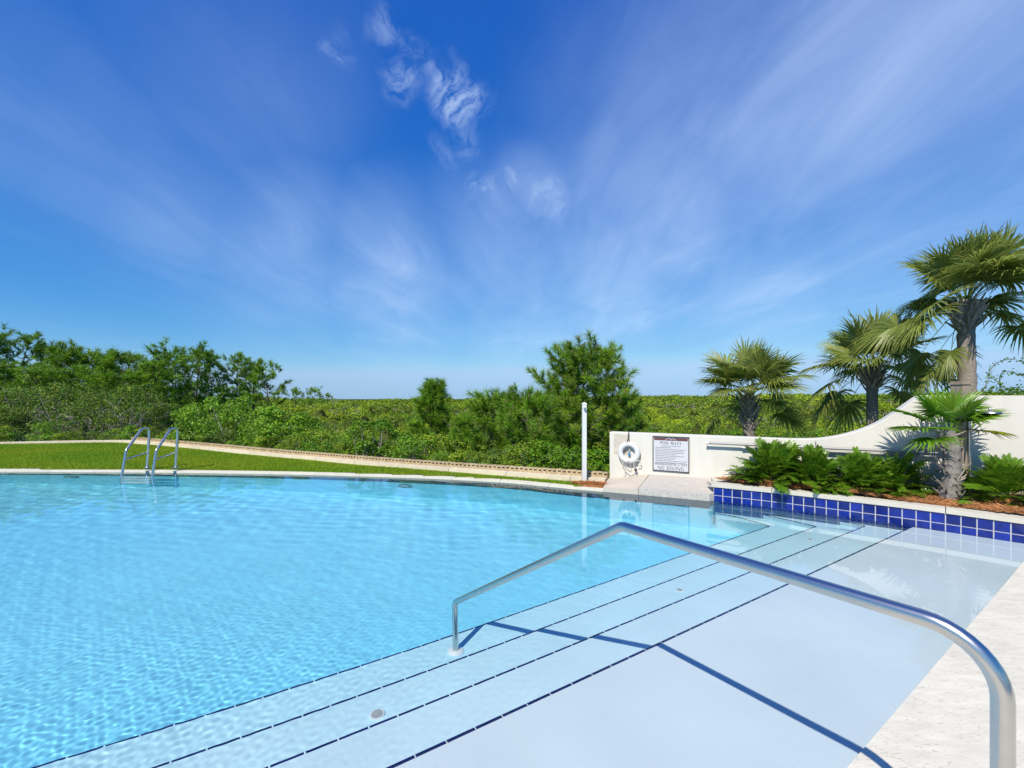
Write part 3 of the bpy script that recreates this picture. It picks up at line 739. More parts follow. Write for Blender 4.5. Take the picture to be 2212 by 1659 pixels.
rope('rope', [(.12, -.13, .03), (.17, -.12, .02), (.205, -.16, 0), (.19, -.21, 0), (.15, -.205, 0)])
rope('rope', [(-.10, -.16, .03), (-.03, -.245, .0), (.02, -.27, .0), (.03, -.2, .02)], .005)
rope('rope', [(-.07, -.28, 0), (-.055, -.30, 0), (-.09, -.40, -.01), (-.10, -.45, -.02)], .006)
MB().lathe([(0, -.026), (.018, -.018), (.026, 0), (.018, .018), (0, .026)], c=L3(.115, -.285, .0), seg=14).build('float_ball', M['dark'], ring, smooth=True)
rope('hanger', [(-.012, .34, -.05), (-.01, .27, -.01), (-.012, .2, .02), (-.03, .15, .03)], .008, M['dark'])
rope('hanger', [(-.012, .27, -.01), (.005, .2, .02), (.035, .15, .03)], .006, M['dark'])
MB().lathe([(.007, -.06), (.017, -.055), (.020, -.02), (.014, .0), (.008, .012), (.006, .03), (0, .03)], c=L3(0, -.01, -.035), seg=14).build('whistle', M['blue'], ring, smooth=True)
rope('cord', [(0, .10, -.03), (.004, .06, -.03), (0, .01, -.03)], .007)
rope('lettering', [(-.022, -.145, .0425), (.0, -.148, .0425), (.022, -.145, .0425)], .003, M['sign_ink_pale'])

# ------------------------------------------------------------------ sign
GL = {  # strokes: x0, y0, x1, y1, thick?
 'P': [(.15, 0, .15, 1, 1), (.15, 1, .5, .97, 0), (.5, .97, .62, .75, 1), (.62, .75, .5, .5, 1), (.5, .5, .15, .48, 0)], 'O': 'O', 'D': [(.15, 0, .15, 1, 1), (.15, 1, .5, .93, 0), (.5, .93, .72, .5, 1), (.72, .5, .5, .07, 1), (.5, .07, .15, 0, 0)],
 'L': [(.15, 0, .15, 1, 1), (.08, .03, .6, .03, 0), (.6, 0, .63, .22, 0)], 'R': [(.15, 0, .15, 1, 1), (.15, 1, .5, .97, 0), (.5, .97, .6, .75, 1), (.6, .75, .5, .52, 1), (.5, .52, .15, .5, 0), (.4, .5, .72, 0, 1)],
 'U': [(.12, 1, .12, .3, 1), (.12, .3, .3, .03, 1), (.3, .03, .5, .03, 0), (.5, .03, .66, .3, 0), (.66, .3, .66, 1, 0)], 'E': [(.15, 0, .15, 1, 1), (.08, .97, .6, .97, 0), (.1, .52, .48, .52, 0), (.08, .03, .62, .03, 0), (.6, .97, .6, .8, 0), (.62, .03, .63, .22, 0)],
 'S': [(.55, .85, .35, .98, 0), (.35, .98, .15, .78, 1), (.15, .78, .55, .3, 1), (.55, .3, .38, .03, 1), (.38, .03, .12, .15, 0)], 'M': [(.12, 0, .12, 1, 0), (.12, 1, .46, .1, 1), (.46, .1, .8, 1, 0), (.8, 1, .82, 0, 1)],
 'A': [(.05, 0, .38, 1, 0), (.38, 1, .74, 0, 1), (.16, .36, .6, .36, 0)], 'X': [(.08, 1, .7, 0, 1), (.06, 0, .68, 1, 0)], 'I': [(.2, 0, .2, 1, 1)], 'T': [(.36, 0, .36, 1, 1), (.05, .97, .67, .97, 0), (.05, .97, .05, .78, 0), (.67, .97, .67, .78, 0)],
 'H': [(.12, 0, .12, 1, 1), (.7, 0, .7, 1, 1), (.12, .52, .7, .52, 0)], 'F': [(.15, 0, .15, 1, 1), (.08, .97, .6, .97, 0), (.1, .52, .46, .52, 0), (.6, .97, .6, .78, 0)], 'N': [(.12, 0, .12, 1, 0), (.1, 1, .7, 0, 1), (.7, 0, .7, 1, 0)],
 'V': [(.04, 1, .38, 0, 1), (.38, 0, .72, 1, 0)], 'G': [(.68, .85, .45, .98, 0), (.45, .98, .2, .8, 1), (.2, .8, .12, .5, 1), (.12, .5, .2, .2, 1), (.2, .2, .45, .02, 0), (.45, .02, .7, .12, 0), (.7, .12, .7, .42, 1), (.52, .42, .78, .42, 0)],
 '6': [(.5, .95, .25, .7, 0), (.25, .7, .12, .35, 1), (.12, .35, .3, .03, 1), (.3, .03, .5, .3, 1), (.5, .3, .35, .55, 0), (.35, .55, .15, .42, 0)], ':': [(.2, .05, .2, .18, 1), (.2, .5, .2, .63, 1)]}
WIDTH = {'M': .95, 'I': .42, ':': .42, 'O': .88, 'D': .86, 'N': .84, 'H': .84, 'G': .88, ' ': .45, 'U': .8, 'V': .78, 'A': .8, 'X': .78}
def text_strokes(mb, s, x0, x1, y0, h, z):
    tot = sum(WIDTH.get(c, .74) for c in s); k = (x1 - x0) / tot; x = x0
    def stroke(ax, ay, bx, by, w):
        a = Vector((ax, ay)); b = Vector((bx, by)); d = (b - a); d = d.normalized() if d.length > 1e-9 else Vector((1, 0)); n_ = Vector((-d.y, d.x)) * w / 2
        q = [a - n_, b - n_, b + n_, a + n_]
        mb.add([RM @ Vector((p.x, p.y, z)) for p in q], [(0, 1, 2, 3)])
    for c in s:
        g = GL.get(c)
        if g == 'O':
            for i in range(14):
                a0, a1 = 2 * PI * i / 14, 2 * PI * (i + 1) / 14
                stroke(x + (.42 + .33 * math.cos(a0)) * k, y0 + (.5 + .48 * math.sin(a0)) * h, x + (.42 + .33 * math.cos(a1)) * k, y0 + (.5 + .48 * math.sin(a1)) * h, h * (.06 + .09 * abs(math.cos((a0 + a1) / 2))))
        elif g:
            for (ax, ay, bx, by, t) in g:
                stroke(x + ax * k, y0 + ay * h, x + bx * k, y0 + by * h, h * (.15 if t else .065))
                if t and abs(ax - bx) < .05 and abs(ay - by) > .6:
                    for yy in (0.02, .98): stroke(x + (ax - .09) * k, y0 + yy * h, x + (ax + .09) * k, y0 + yy * h, h * .05)
        x += WIDTH.get(c, .74) * k
st0, st1, sz0, sz1 = .722, 1.283, .271, .836
sc_ = wpt((st0 + st1) / 2, (sz0 + sz1) / 2, .0)
sign = tag(empty('pool_sign', sc_), 'square white pool rules notice with black frame and brown header on the white wall', 'sign')
SW, SH = (st1 - st0), (sz1 - sz0)
def sbox(name, cx, cy, w, h, z0, z1, mat):
    vs = [RM @ Vector((cx + sx * w / 2, cy + sy * h / 2, z)) for z in (z0, z1) for sx, sy in ((-1, -1), (1, -1), (1, 1), (-1, 1))]
    return MB().add(vs, [(3, 2, 1, 0), (4, 5, 6, 7), (0, 1, 5, 4), (1, 2, 6, 5), (2, 3, 7, 6), (3, 0, 4, 7)]).build(name, mat, sign)
sbox('panel', 0, 0, SW - .02, SH - .02, .002, .012, M['sign_white'])
fwid = .013
for cx_, cy_, w_, h_ in ((0, SH / 2 - fwid / 2, SW, fwid), (0, -SH / 2 + fwid / 2, SW, fwid), (-SW / 2 + fwid / 2, 0, fwid, SH - 2 * fwid - .001), (SW / 2 - fwid / 2, 0, fwid, SH - 2 * fwid - .001)):
    sbox('frame', cx_, cy_, w_, h_, .001, .022, M['sign_black'])
sbox('header', 0, SH / 2 - .044, SW - .046, .042, .0125, .0145, M['sign_brown'])
mb = MB()
def bird(pts, w):
    for (ax, ay), (bx, by) in zip(pts[:-1], pts[1:]):
        a = Vector((ax, ay)); b = Vector((bx, by)); d = (b - a).normalized(); n_ = Vector((-d.y, d.x)) * w / 2
        mb.add([RM @ Vector((p.x, p.y, .0155)) for p in (a - n_, b - n_, b + n_, a + n_)], [(0, 1, 2, 3)])
hy0 = SH / 2 - .044
bird([(-.085, -.018 + hy0), (-.05, .006 + hy0), (-.022, .016 + hy0), (-.005, .008 + hy0), (.0, -.014 + hy0)], .007)
bird([(.0, -.012 + hy0), (.012, .004 + hy0), (.035, .012 + hy0), (.06, .0 + hy0), (.085, -.014 + hy0)], .007)
mb.build('emblem', M['sign_white'], sign)
mb = MB(); text_strokes(mb, 'POOL RULES', -.165, .165, SH / 2 - .128, .044, .0135); mb.build('lettering', M['sign_ink'], sign)
mb = MB(); text_strokes(mb, 'MAXIMUM DEPTH: 6 FEET', -.245, .250, -SH / 2 + .098, .036, .0135); mb.build('lettering', M['sign_ink'], sign)
mb = MB(); text_strokes(mb, 'NO DIVING', -.205, .205, -SH / 2 + .026, .056, .0135); mb.build('lettering', M['sign_ink'], sign)
mb = MB(); r_ = np.random.default_rng(5)
lens_ = [(.15, .150)] + [(-.235, w_) for w_ in (.24, .46, .43, .44, .33, .45, .32, .29, .48, .46)]
y_ = SH / 2 - .160
for li, (x_, w_) in enumerate(lens_):     # small print, too small to read
    x = -.15 if li == 0 else x_; end = .15 if li == 0 else x_ + w_
    while x < end:
        ww = r_.uniform(.014, .040)
        mb.add([RM @ Vector(q) for q in ((x, y_, .0135), (min(x + ww, end), y_, .0135), (min(x + ww, end), y_ + .0095, .0135), (x, y_ + .0095, .0135))], [(0, 1, 2, 3)])
        x += ww + .007
    y_ -= .0268
mb.build('small_print', M['sign_ink_pale'], sign)

# ------------------------------------------------------------------ outdoor shower post
sh = tag(empty('outdoor_shower', (5.455, 5.32, .25)), 'weathered square wooden shower post with a round head behind the short palm', 'shower')
MB().box((0, 0, .685), (.124, .124, 1.37), .15).build('post_shaft', M['wood'], sh)
mb = MB(); mb.box((0, 0, 1.381), (.146, .146, .022), .15); mb.box((0, 0, 1.401), (.13, .13, .018), .15); mb.build('post_cap', M['wood'], sh)
mb = MB(); mb.tube(fillet([(.03, -.07, .12), (.03, -.07, 1.08), (.03, -.30, 1.10), (.03, -.30, 1.055)], .03), .010, 10); mb.build('pipe', M['steel_dull'], sh, smooth=True)
mb = MB(); mb.lathe([(.012, .02), (.10, .004), (.105, -.006), (0, -.008)], c=(.03, -.30, 1.04), seg=28); mb.build('shower_head', M['steel_dull'], sh, smooth=True)
mb = MB(); mb.tube([(-.055, -.085, .0), (-.055, -.085, .34)], .011, 10); mb.build('water_pipe', M['blue'], sh, smooth=True)

# ------------------------------------------------------------------ stair handrail
A_ = np.array([1.115, .994]); B_ = np.array([-.395, 3.066]); hd = (B_ - A_) / np.linalg.norm(B_ - A_); LB = float(np.linalg.norm(B_ - A_))
def hp(s, z): p = A_ + hd * s; return (p[0], p[1], z)
rail = tag(empty('stair_handrail', (A_[0], A_[1], .02)), 'polished steel handrail bent from the paving down into the pool steps', 'handrail')
path = fillet([hp(0, .01), hp(0, .897), hp(1.092, .903), hp(LB + .012, .018), hp(LB, -.66)], [0, .135, .07, .055, 0], 10)
child_world(MB().tube(path, .0203, 28).build('rail_tube', M['steel'], rail, smooth=True), rail); receivers.append(rail.children[-1])
def flange(c, R, mat):
    return MB().lathe([(R, 0), (R, .006), (R * .82, .016), (R * .45, .022), (.0212, .024)], c=c, seg=28).build('flange', mat, rail, smooth=True)
f1 = flange((A_[0], A_[1], .0205), .055, M['steel']); f2 = flange((B_[0], B_[1], -.65), .058, M['white_under'])
for f in (f1, f2): child_world(f, rail)
receivers.append(f2)

# ------------------------------------------------------------------ pool ladder on the far wall
lad = tag(empty('pool_ladder', (-7.0, 8.62, .07)), 'steel pool ladder with two tall grab rails at the lawn side of the pool', 'ladder')
for x in (-7.29, -6.72):
    p = fillet([(x, 8.74, .06), (x, 8.80, .845), (x, 8.62, .862), (x, 8.27, .475), (x, 8.17, -.02), (x, 8.17, -.95)], [0, .09, .10, .10, .3, 0], 8)
    r = MB().tube(p, .0235, 16).build('grab_rail', M['steel'], lad, smooth=True); child_world(r, lad); receivers.append(r)
    c = MB().tube([(x, 8.247, .30), (x, 8.765, .375)], .017, 12).build('crossbar', M['steel_dull'], lad, smooth=True); child_world(c, lad)
    c = MB().lathe([(.055, 0), (.055, .006), (.024, .022)], c=(x, 8.741, .0705), seg=20).build('flange', M['steel'], lad, smooth=True); child_world(c, lad)
for z in (-.14, -.42, -.70):
    mb = MB().box((-7.005, 8.17, z), (.53, .085, .028), ch=.006); t = mb.build('tread', M['white_under'], lad); child_world(t, lad); receivers.append(t)

# ------------------------------------------------------------------ pool fittings
def fitting(loc, R, label, slots=True, name='drain_cover'):
    root = tag(empty(name, loc), label, 'drain cover', 'drain covers on the pool steps' if name == 'drain_cover' else 'round fittings on the pool floor')
    receivers.append(MB().lathe([(R, 0), (R, .005), (R * .93, .009), (0, .009)], seg=28).build('cover', M['white_under'], root, smooth=True))
    if slots:
        for i in range(-4, 5):
            y = i * R * .17; L_ = 2 * math.sqrt(max(R * R * .62 - y * y, 1e-5))
            if L_ < R * .3: continue
            ca, sa = math.cos(.5), math.sin(.5)
            receivers.append(MB().box((-y * sa, y * ca, .0095), (L_, R * .055, .002), .5).build('slot', M['dark'], root))
    return root
fitting((-.722, 2.345, -.45), .040, 'round slotted white drain cover on the pool step nearest the camera', True)
fitting((1.424, 3.717, -.45), .030, 'round white drain cover on the pool step under the slanting handrail', True)
fitting((3.335, 4.901, -.45), .030, 'round white drain cover on the pool step closest to the blue tiles', True)
def pool_light(x, z, label):
    i = int(np.argmin(abs(fw[:, 0] - x))); d = fw[min(i + 1, len(fw) - 1)] - fw[i - 1]; d /= np.linalg.norm(d); nrm = np.array([-d[1], d[0]])
    p = fw[i] + nrm * .004
    root = tag(empty('pool_light', (p[0], p[1], z)), label, 'pool light', 'underwater pool lights')
    Mx = Vector((0, 0, 1)).rotation_difference(Vector((nrm[0], nrm[1], 0))).to_matrix().to_4x4()
    receivers.append(MB().lathe([(.145, 0), (.145, .02), (.125, .03), (.115, .025)], M=Mx, seg=32).build('rim', M['ring'], root, smooth=True))
    receivers.append(MB().lathe([(.114, .012), (.08, .026), (0, .032)], M=Mx, seg=32).build('lens', M['lens'], root, smooth=True))
pool_light(-1.98, -.70, 'round underwater light on the far pool wall in the middle')
pool_light(-8.70, -.68, 'round underwater light on the far pool wall left of the ladder')
for r in receivers: r.cycles.is_caustics_receiver = True

# ================================================================== terrain and plants
BOUND = [tuple(p) for p in offset(smooth_curve(CURB, .3, 2), .50)] + [tuple(onwall(t, -.35)) for t in (0, 1.2, 2.4, 3.6, 4.1)] + [tuple(onwall2(t, -.35)) for t in (1, 2, 3.5)]
BP = np.array(BOUND); B_ANG = np.arctan2(BP[:, 0], BP[:, 1]); B_R = np.hypot(BP[:, 0], BP[:, 1])
o_ = np.argsort(B_ANG); B_ANG, B_R = B_ANG[o_], B_R[o_]
def ground_z(x, y):
    x = np.asarray(x, float); y = np.asarray(y, float)
    r = np.hypot(x, y); d = r - np.interp(np.arctan2(x, y), B_ANG, B_R)
    return -.12 - .75 * smoothstep(d, 0, 5) - 1.5 * smoothstep(d, 4, 45) - .5 * smoothstep(d, 40, 300) + .12 * np.sin(.7 * x) * np.sin(.5 * y) * smoothstep(d, .5, 4)
ang = np.linspace(B_ANG[0] + .005, B_ANG[-1] - .005, 150); rr = np.r_[0, np.cumsum(.25 * 1.13 ** np.arange(62))]
A2, R2 = np.meshgrid(ang, rr, indexing='ij'); R3 = np.interp(A2, B_ANG, B_R) + R2
gx, gy = R3 * np.sin(A2), R3 * np.cos(A2); V = np.stack([gx, gy, ground_z(gx, gy)], -1).reshape(-1, 3)
I = np.arange(gx.size).reshape(gx.shape); F = np.stack([I[:-1, :-1], I[:-1, 1:], I[1:, 1:], I[1:, :-1]], -1).reshape(-1, 4)
tag(obj('ground', np_mesh('ground', V, F[:, ::-1], M['ground'], smooth=True)), kind='structure')

class Leaves:
    """collects leaf-sized quads with their tints"""
    def __init__(s): s.V = []; s.T = []
    def add(s, P, Nn, size, aspect, rng, tint):
        n = len(P); Nn = Nn / (np.linalg.norm(Nn, axis=1)[:, None] + 1e-9)
        r = rng.normal(size=(n, 3)); A = np.cross(Nn, r); A /= np.linalg.norm(A, axis=1)[:, None] + 1e-9; B = np.cross(Nn, A)
        a = A * size[:, None] * .5; b = B * (size * aspect)[:, None] * .5
        s.V.append(np.stack([P - a, P - b + Nn * size[:, None] * .08, P + a, P + b + Nn * size[:, None] * .08], 1).reshape(-1, 3)); s.T.append(np.repeat(tint, 4, 0))
    def mesh(s, name, mat):
        V = np.concatenate(s.V); return np_mesh(name, V, np.arange(len(V)).reshape(-1, 4), mat, np.concatenate(s.T))

def sphere_pts(n, rng):
    v = rng.normal(size=(n, 3)); return v / np.linalg.norm(v, axis=1)[:, None]
def leaf_tint(n, rng, warm=.25, lo=.6, hi=1.35):
    g = rng.uniform(lo, hi, (n, 1)); w = rng.uniform(-warm, warm, (n, 1)); return g * np.concatenate([1 + w * 1.4, 1 + w * .3, 1 - w], 1)

# ---- broad-leaved shrubs and bushes -------------------------------------------------
def shrub_meshes(seed, w, h, n_lobes, n_leaf, leaf, mat, stems=5, open_=0.0, aspect=.5, lob=.34, warm=.25, barkmat=None, twig=0, ground_skirt=True):
    rng = np.random.default_rng(seed); lv = Leaves(); mb = MB()
    lobes = []
    for i in range(n_lobes):
        a = rng.uniform(0, 2 * PI); q = rng.uniform(0, 1) ** .55; zz = rng.uniform(.12 if ground_skirt else .4, 1) ** .9
        rad = w / 2 * math.sqrt(max(0.05, 1 - ((zz - .35) / .75) ** 2)) * q
        lobes.append((np.array([rad * math.cos(a), rad * math.sin(a), zz * h * .86]), rng.uniform(.6, 1.2) * lob * min(w, h) * (.75 + .35 * (1 - zz))))
    tone = rng.uniform(.75, 1.25, len(lobes))
    per = max(6, n_leaf // n_lobes)
    for (c, r), tn in zip(lobes, tone):
        n = int(per * (1 - open_ * rng.uniform(0, 1)))
        d = sphere_pts(n, rng); d[:, 2] = np.abs(d[:, 2]) * np.where(rng.uniform(size=n) < .75, 1, -1)
        P = c + d * r * rng.uniform(.55, 1.08, (n, 1)) * np.array([1, 1, .85])
        P[:, 2] = np.maximum(P[:, 2], .02)
        Nn = d + rng.normal(0, .55, (n, 3)) + np.array([0, 0, .35])
        lv.add(P, Nn, leaf * rng.uniform(.65, 1.35, n), aspect, rng, leaf_tint(n, rng, warm) * tn)
    for i in range(stems):
        c, r = lobes[rng.integers(0, len(lobes))]; b = np.array([rng.normal(0, .06 * w), rng.normal(0, .06 * w), -.25])
        m = b * .5 + c * .5 + rng.normal(0, .06 * w, 3)
        mb.tube([b, b * .75 + m * .25 + rng.normal(0, .02 * w, 3), m, c], [.015 * h, .012 * h, .008 * h, .004 * h], 6, False)
    for i in range(twig):
        c, r = lobes[rng.integers(0, len(lobes))]; d = sphere_pts(1, rng)[0]; d[2] = abs(d[2]) * .7 + .1
        p = c * rng.uniform(.55, .9); e = p + d * r * rng.uniform(1.1, 2.0); k = (p + e) / 2 + rng.normal(0, .22 * r, 3); k2 = e * .7 + k * .3 + rng.normal(0, .12 * r, 3)
        mb.tube([p, k, k2, e], [.006 * h, .0045 * h, .0035 * h, .002 * h], 5, False)
        e2 = k2 + sphere_pts(1, rng)[0] * r * .6; mb.tube([k, (k + e2) / 2 + rng.normal(0, .1 * r, 3), e2], [.004 * h, .003 * h, .002 * h], 4, False)
    return lv.mesh('foliage', mat), mb.mesh('stems', barkmat or M['bark'], True)
def place_plant(name, meshes, parts, loc, rz, sc, label, cat, group=None):
    root = tag(empty(name, loc, rz), label, cat, group)
    root.scale = sc if hasattr(sc, '__len__') else (sc, sc, sc)
    for me, pn in zip(meshes, parts):
        c = obj(pn, me, root)
        if pn == 'candles': c['kind'] = 'stuff'
    return root

# ---- pines ---------------------------------------------------------------------------
def tuft_needles(C, D, size, n, rng, w, tone):
    """C, D: tuft centres and shoot directions (k,3); n needles each, as slim triangles"""
    k = len(C); D = D / np.linalg.norm(D, axis=1)[:, None]
    Dn = np.repeat(D, n, 0); Cn = np.repeat(C, n, 0); S = np.repeat(size, n)[:, None]
    r = rng.normal(size=(k * n, 3)); Pp = r - Dn * (r * Dn).sum(1)[:, None]; Pp /= np.linalg.norm(Pp, axis=1)[:, None]
    phi = rng.uniform(.25, 1.30, (k * n, 1)); u = rng.uniform(-.55, .35, (k * n, 1))
    base = Cn + Dn * u * S; dirn = Dn * np.cos(phi) + Pp * np.sin(phi); dirn[:, 2] -= .10
    tip = base + dirn * S * rng.uniform(.75, 1.15, (k * n, 1))
    side = np.cross(dirn, rng.normal(size=(k * n, 3))); side /= np.linalg.norm(side, axis=1)[:, None]; side = side * w * rng.uniform(.7, 1.3, (k * n, 1))
    V = np.stack([base - side, base + side, tip], 1).reshape(-1, 3)
    T = np.repeat(np.repeat(tone, n, 0) * rng.uniform(.75, 1.25, (k * n, 1)), 3, 0)
    return V, T
def pine_meshes(seed, h, r, start=.35, n_br=34, tuft=.24, needles=30, w=.007, per=(4, 8), prof='round', lean=0.0, dead=0, trunk_r=.022, droop=0.0, candles=False):
    rng = np.random.default_rng(seed); mb = MB()
    tz = np.linspace(-.3, 1.0, 9); tp = np.stack([lean * h * np.maximum(tz, 0) ** 1.5 + .02 * h * np.sin(tz * 5 + seed), .02 * h * np.cos(tz * 4 + seed * 2) - .02 * h, tz * h], 1); tp[tz <= 0, :2] = tp[2, :2] * 0
    mb.tube(tp, np.maximum(.004, trunk_r * h * (1.05 - np.maximum(tz, 0) * .93)), 9)
    def trunk(q): return np.array([np.interp(q, tz, tp[:, i]) for i in range(3)])
    C = []; D = []
    for i in range(n_br):
        q = start + (1 - start) * ((i + rng.uniform(0, 1)) / n_br) ** .95 * .97
        s = (q - start) / (1 - start)
        if prof == 'round': L_ = r * (math.sqrt(max(.02, 1 - (max(0, s - .3) / .74) ** 2)) * (.55 + .45 * min(1, s / .25)))
        elif prof == 'cone': L_ = r * (1.02 - s) ** .8
        else: L_ = r * (.35 + .75 * math.sin(PI * min(1, s * .85 + .18)))
        L_ *= rng.uniform(.6, 1.12); az = i * 2.4 + rng.uniform(-.5, .5)
        up = .15 + .75 * s - droop + rng.uniform(-.15, .15)
        dh = np.array([math.cos(az), math.sin(az), 0]); p0 = trunk(q)
        pts = [p0 + dh * L_ * u * math.cos(up * .7) + np.array([0, 0, L_ * (u * math.sin(up) * .6 + .30 * u * u)]) for u in (0, .35, .7, 1)]
        for k in (1, 2, 3): pts[k] = pts[k] + rng.normal(0, .05 * L_, 3)
        mb.tube(pts, [.006 * h * (1 - .6 * s) + .003, .004 * h * (1 - .6 * s) + .003, .004, .003], 5, False)
        P_ = np.array(pts)
        for _ in range(rng.integers(*per)):
            u = rng.uniform(.35, 1.05); b = np.array([np.interp(u, (0, .35, .7, 1), P_[:, j]) for j in range(3)])
            d = dh * rng.uniform(.2, 1) + rng.normal(0, .55, 3) + np.array([0, 0, .55]); d /= np.linalg.norm(d); e = b + d * rng.uniform(.3, 1.1) * tuft * 1.5
            mb.tube([b, (b + e) / 2 - np.array([0, 0, .02]), e], [.005, .004, .003], 4, False)
            C.append(e); D.append(d + np.array([0, 0, .35]))
        C.append(pts[3]); D.append(pts[3] - pts[2] + np.array([0, 0, .6 * L_ * .3]))
    for _ in range(4): C.append(trunk(.97) + rng.normal(0, .12 * tuft, 3)); D.append(np.array([rng.normal(0, .4), rng.normal(0, .4), 1]))
    for i in range(dead):     # bare dead lower branches
        q = start * rng.uniform(.45, 1.0); az = rng.uniform(0, 2 * PI); L_ = r * rng.uniform(.35, .8); p0 = trunk(q); dh = np.array([math.cos(az), math.sin(az), 0])
        mb.tube([p0, p0 + dh * L_ * .5 + [0, 0, .05 * L_], p0 + dh * L_ + [0, 0, -.05 * L_]], [.008 * h ** .5, .006, .003], 5, False)
    C = np.array(C); D = np.array(D); k = len(C)
    tone = rng.uniform(.7, 1.25, (k, 1)) * (np.array([[1, 1, 1]]) + rng.uniform(-.2, .35, (k, 1)) * np.array([[.8, .35, -.2]]))
    V, T = tuft_needles(C, D, tuft * rng.uniform(.75, 1.2, k), needles, rng, w, tone)
    crown = np_mesh('crown', V, np.arange(len(V)).reshape(-1, 3), M['needle'], T)
    out = [mb.mesh('trunk', M['bark'], True), crown]
    if candles:
        cm = MB()
        for c, d in zip(C, D):
            if rng.uniform() < .6:
                d = d / np.linalg.norm(d); c = c + d * tuft * .35
                for _ in range(rng.integers(1, 4)):
                    e = d * .7 + rng.normal(0, .2, 3) + [0, 0, .5]; e /= np.linalg.norm(e); cm.tube([c, c + e * tuft * .4], [.012, .006], 5)
        out.append(cm.mesh('candles', M['candle'], True))
    return out
M['candle'] = mat_simple('pine_candle', (.20, .15, .07), rough=.9, var=.2, vscale=30)

def gz(x, y): return float(ground_z(x, y))
def stand(x_px, Y, sink=.05):          # a place on the ground at depth Y under column x_px of the photograph
    X = (x_px - 1106) / FPX * Y; return (X, Y, gz(X, Y) - sink)
def height_to(y_px, Y, z0): return H - (y_px - 861) / FPX * Y - z0

# tall pines behind the lawn, one by one: column, top row, distance, width in px, shape
PINES = [(-22, 726, 23, 90, 'round', 0, 'dark tall pine cut by the edge of the picture beyond the lawn'),
         (39, 731, 24, 82, 'open', 3, 'tall pine with a broad layered top, second from the picture edge'),
         (90, 748, 25, 48, 'open', 4, 'slim pine with a small tufted head between two broader pines'),
         (133, 759, 24, 80, 'round', 1, 'dense dark pine rising over the grey scrub oaks'),
         (190, 766, 25, 66, 'round', 1, 'pine with a ragged pointed top above the grey scrub oaks'),
         (222, 772, 27, 50, 'open', 2, 'narrow pine just beside the ragged pointed pine'),
         (270, 773, 22, 78, 'round', 1, 'full yellow-green pine standing above the pool ladder'),
         (330, 795, 26, 60, 'round', 2, 'shorter pine in the gap between two fuller pines behind the ladder'),
         (381, 767, 23, 92, 'round', 3, 'broad bright pine with bare lower trunk behind the right ladder rail'),
         (434, 756, 25, 52, 'open', 6, 'slender tall pine with long bare trunk above the round shrub'),
         (459, 771, 26, 50, 'open', 5, 'slender pine close behind the tallest bare-trunked pine'),
         (507, 774, 27, 58, 'open', 5, 'airy pine with see-through crown behind the round shrub'),
         (546, 786, 28, 52, 'open', 4, 'airy pine, second from the open end of the pine row'),
         (585, 795, 27, 72, 'open', 5, 'wide leaning airy pine at the open end of the pine row')]
for i, (x, y, Y, wpx, shape, dead, lab) in enumerate(PINES):
    p = stand(x, Y); h = height_to(y, Y, p[2]); r = wpx / FPX * Y / 2 * 1.12
    op = shape == 'open'
    me = pine_meshes(20 + i, h, r, .42 if op else .22, 22 if op else 34, .27 if op else .32, 38, .0135, (4, 7) if op else (5, 9), 'open' if op else 'round', .05 * math.sin(i * 1.7) if i != 13 else .12, dead + 2, .014)
    place_plant('pine_tree', me, ('trunk', 'crown'), p, i * 1.3, 1, lab, 'pine tree', 'pines behind the lawn')
# more pines of the wood behind them, alike
back = [pine_meshes(60 + k, 4.6, 1.0, .25, 28, .32, 24, .015, (5, 8), 'round', .03, 3, .014) for k in range(3)]
rng = np.random.default_rng(8)
for i, (x, Y) in enumerate([(10, 29), (60, 30), (110, 31), (160, 30), (205, 31), (250, 29), (300, 30), (352, 31), (405, 30), (-60, 27), (480, 32), (535, 33), (20, 21.5), (75, 21), (-45, 20.5), (120, 22), (175, 22.5), (330, 21.5), (232, 22)]):
    p = stand(x, Y); s = rng.uniform(.88, 1.06)
    place_plant('pine_tree', back[i % 3], ('trunk', 'crown'), p, rng.uniform(0, 6), (s, s, s * rng.uniform(.80, .96)), 'dark pine half hidden in the wood behind the front pines', 'pine tree', 'pines deep in the wood')

# grey scrub oaks in front of the pines
OAKS = [(60, 18.5, 825, 120, 'grey-green scrub oak near the picture edge with pale twisted branches'), (140, 18, 815, 130, 'wide grey scrub oak with tangled bare twigs'), (205, 17.5, 828, 120, 'grey scrub oak with thin crown in the middle of the oak thicket'),
        (285, 17, 818, 120, 'grey scrub oak with dark trunk seen just above the ladder'), (5, 17.5, 868, 110, 'low olive scrub oak at the picture edge behind the kerb'), (345, 18.5, 862, 80, 'small thin scrub oak between the ladder rails')]
for i, (x, Y, y, wpx, lab) in enumerate(OAKS):
    p = stand(x, Y); h = height_to(y, Y, p[2]); w = wpx / FPX * Y
    me = shrub_meshes(100 + i, w, h, 34, 5200, .075, M['oak'], 6, .35, .5, .22, .35, M['greybark'], 34, False)
    place_plant('scrub_oak', me, ('foliage', 'stems'), p, i * 2.1, 1, lab, 'oak', 'scrub oaks behind the lawn')

# big round shrubs beside the lawn
for i, (x, Y, y, wpx, lab) in enumerate([(485, 14.6, 846, 205, 'big dense bright green rounded shrub rising behind the ladder'), (602, 13.2, 870, 175, 'big dense rounded shrub, darker, beside the bright one'),
                                         (415, 14.2, 912, 90, 'small bright shrub tucked under the biggest rounded shrub')]):
    p = stand(x, Y); h = height_to(y, Y, p[2]); w = wpx / FPX * Y
    me = shrub_meshes(140 + i, w, h, 46, 9000 if i < 2 else 3500, .085, M['shrub_leaf'], 6, 0, .5, .20, .2, M['greybark'], 10)
    place_plant('round_shrub', me, ('foliage', 'stems'), p, i * 1.4, 1, lab, 'shrub', 'rounded shrubs behind the kerb')

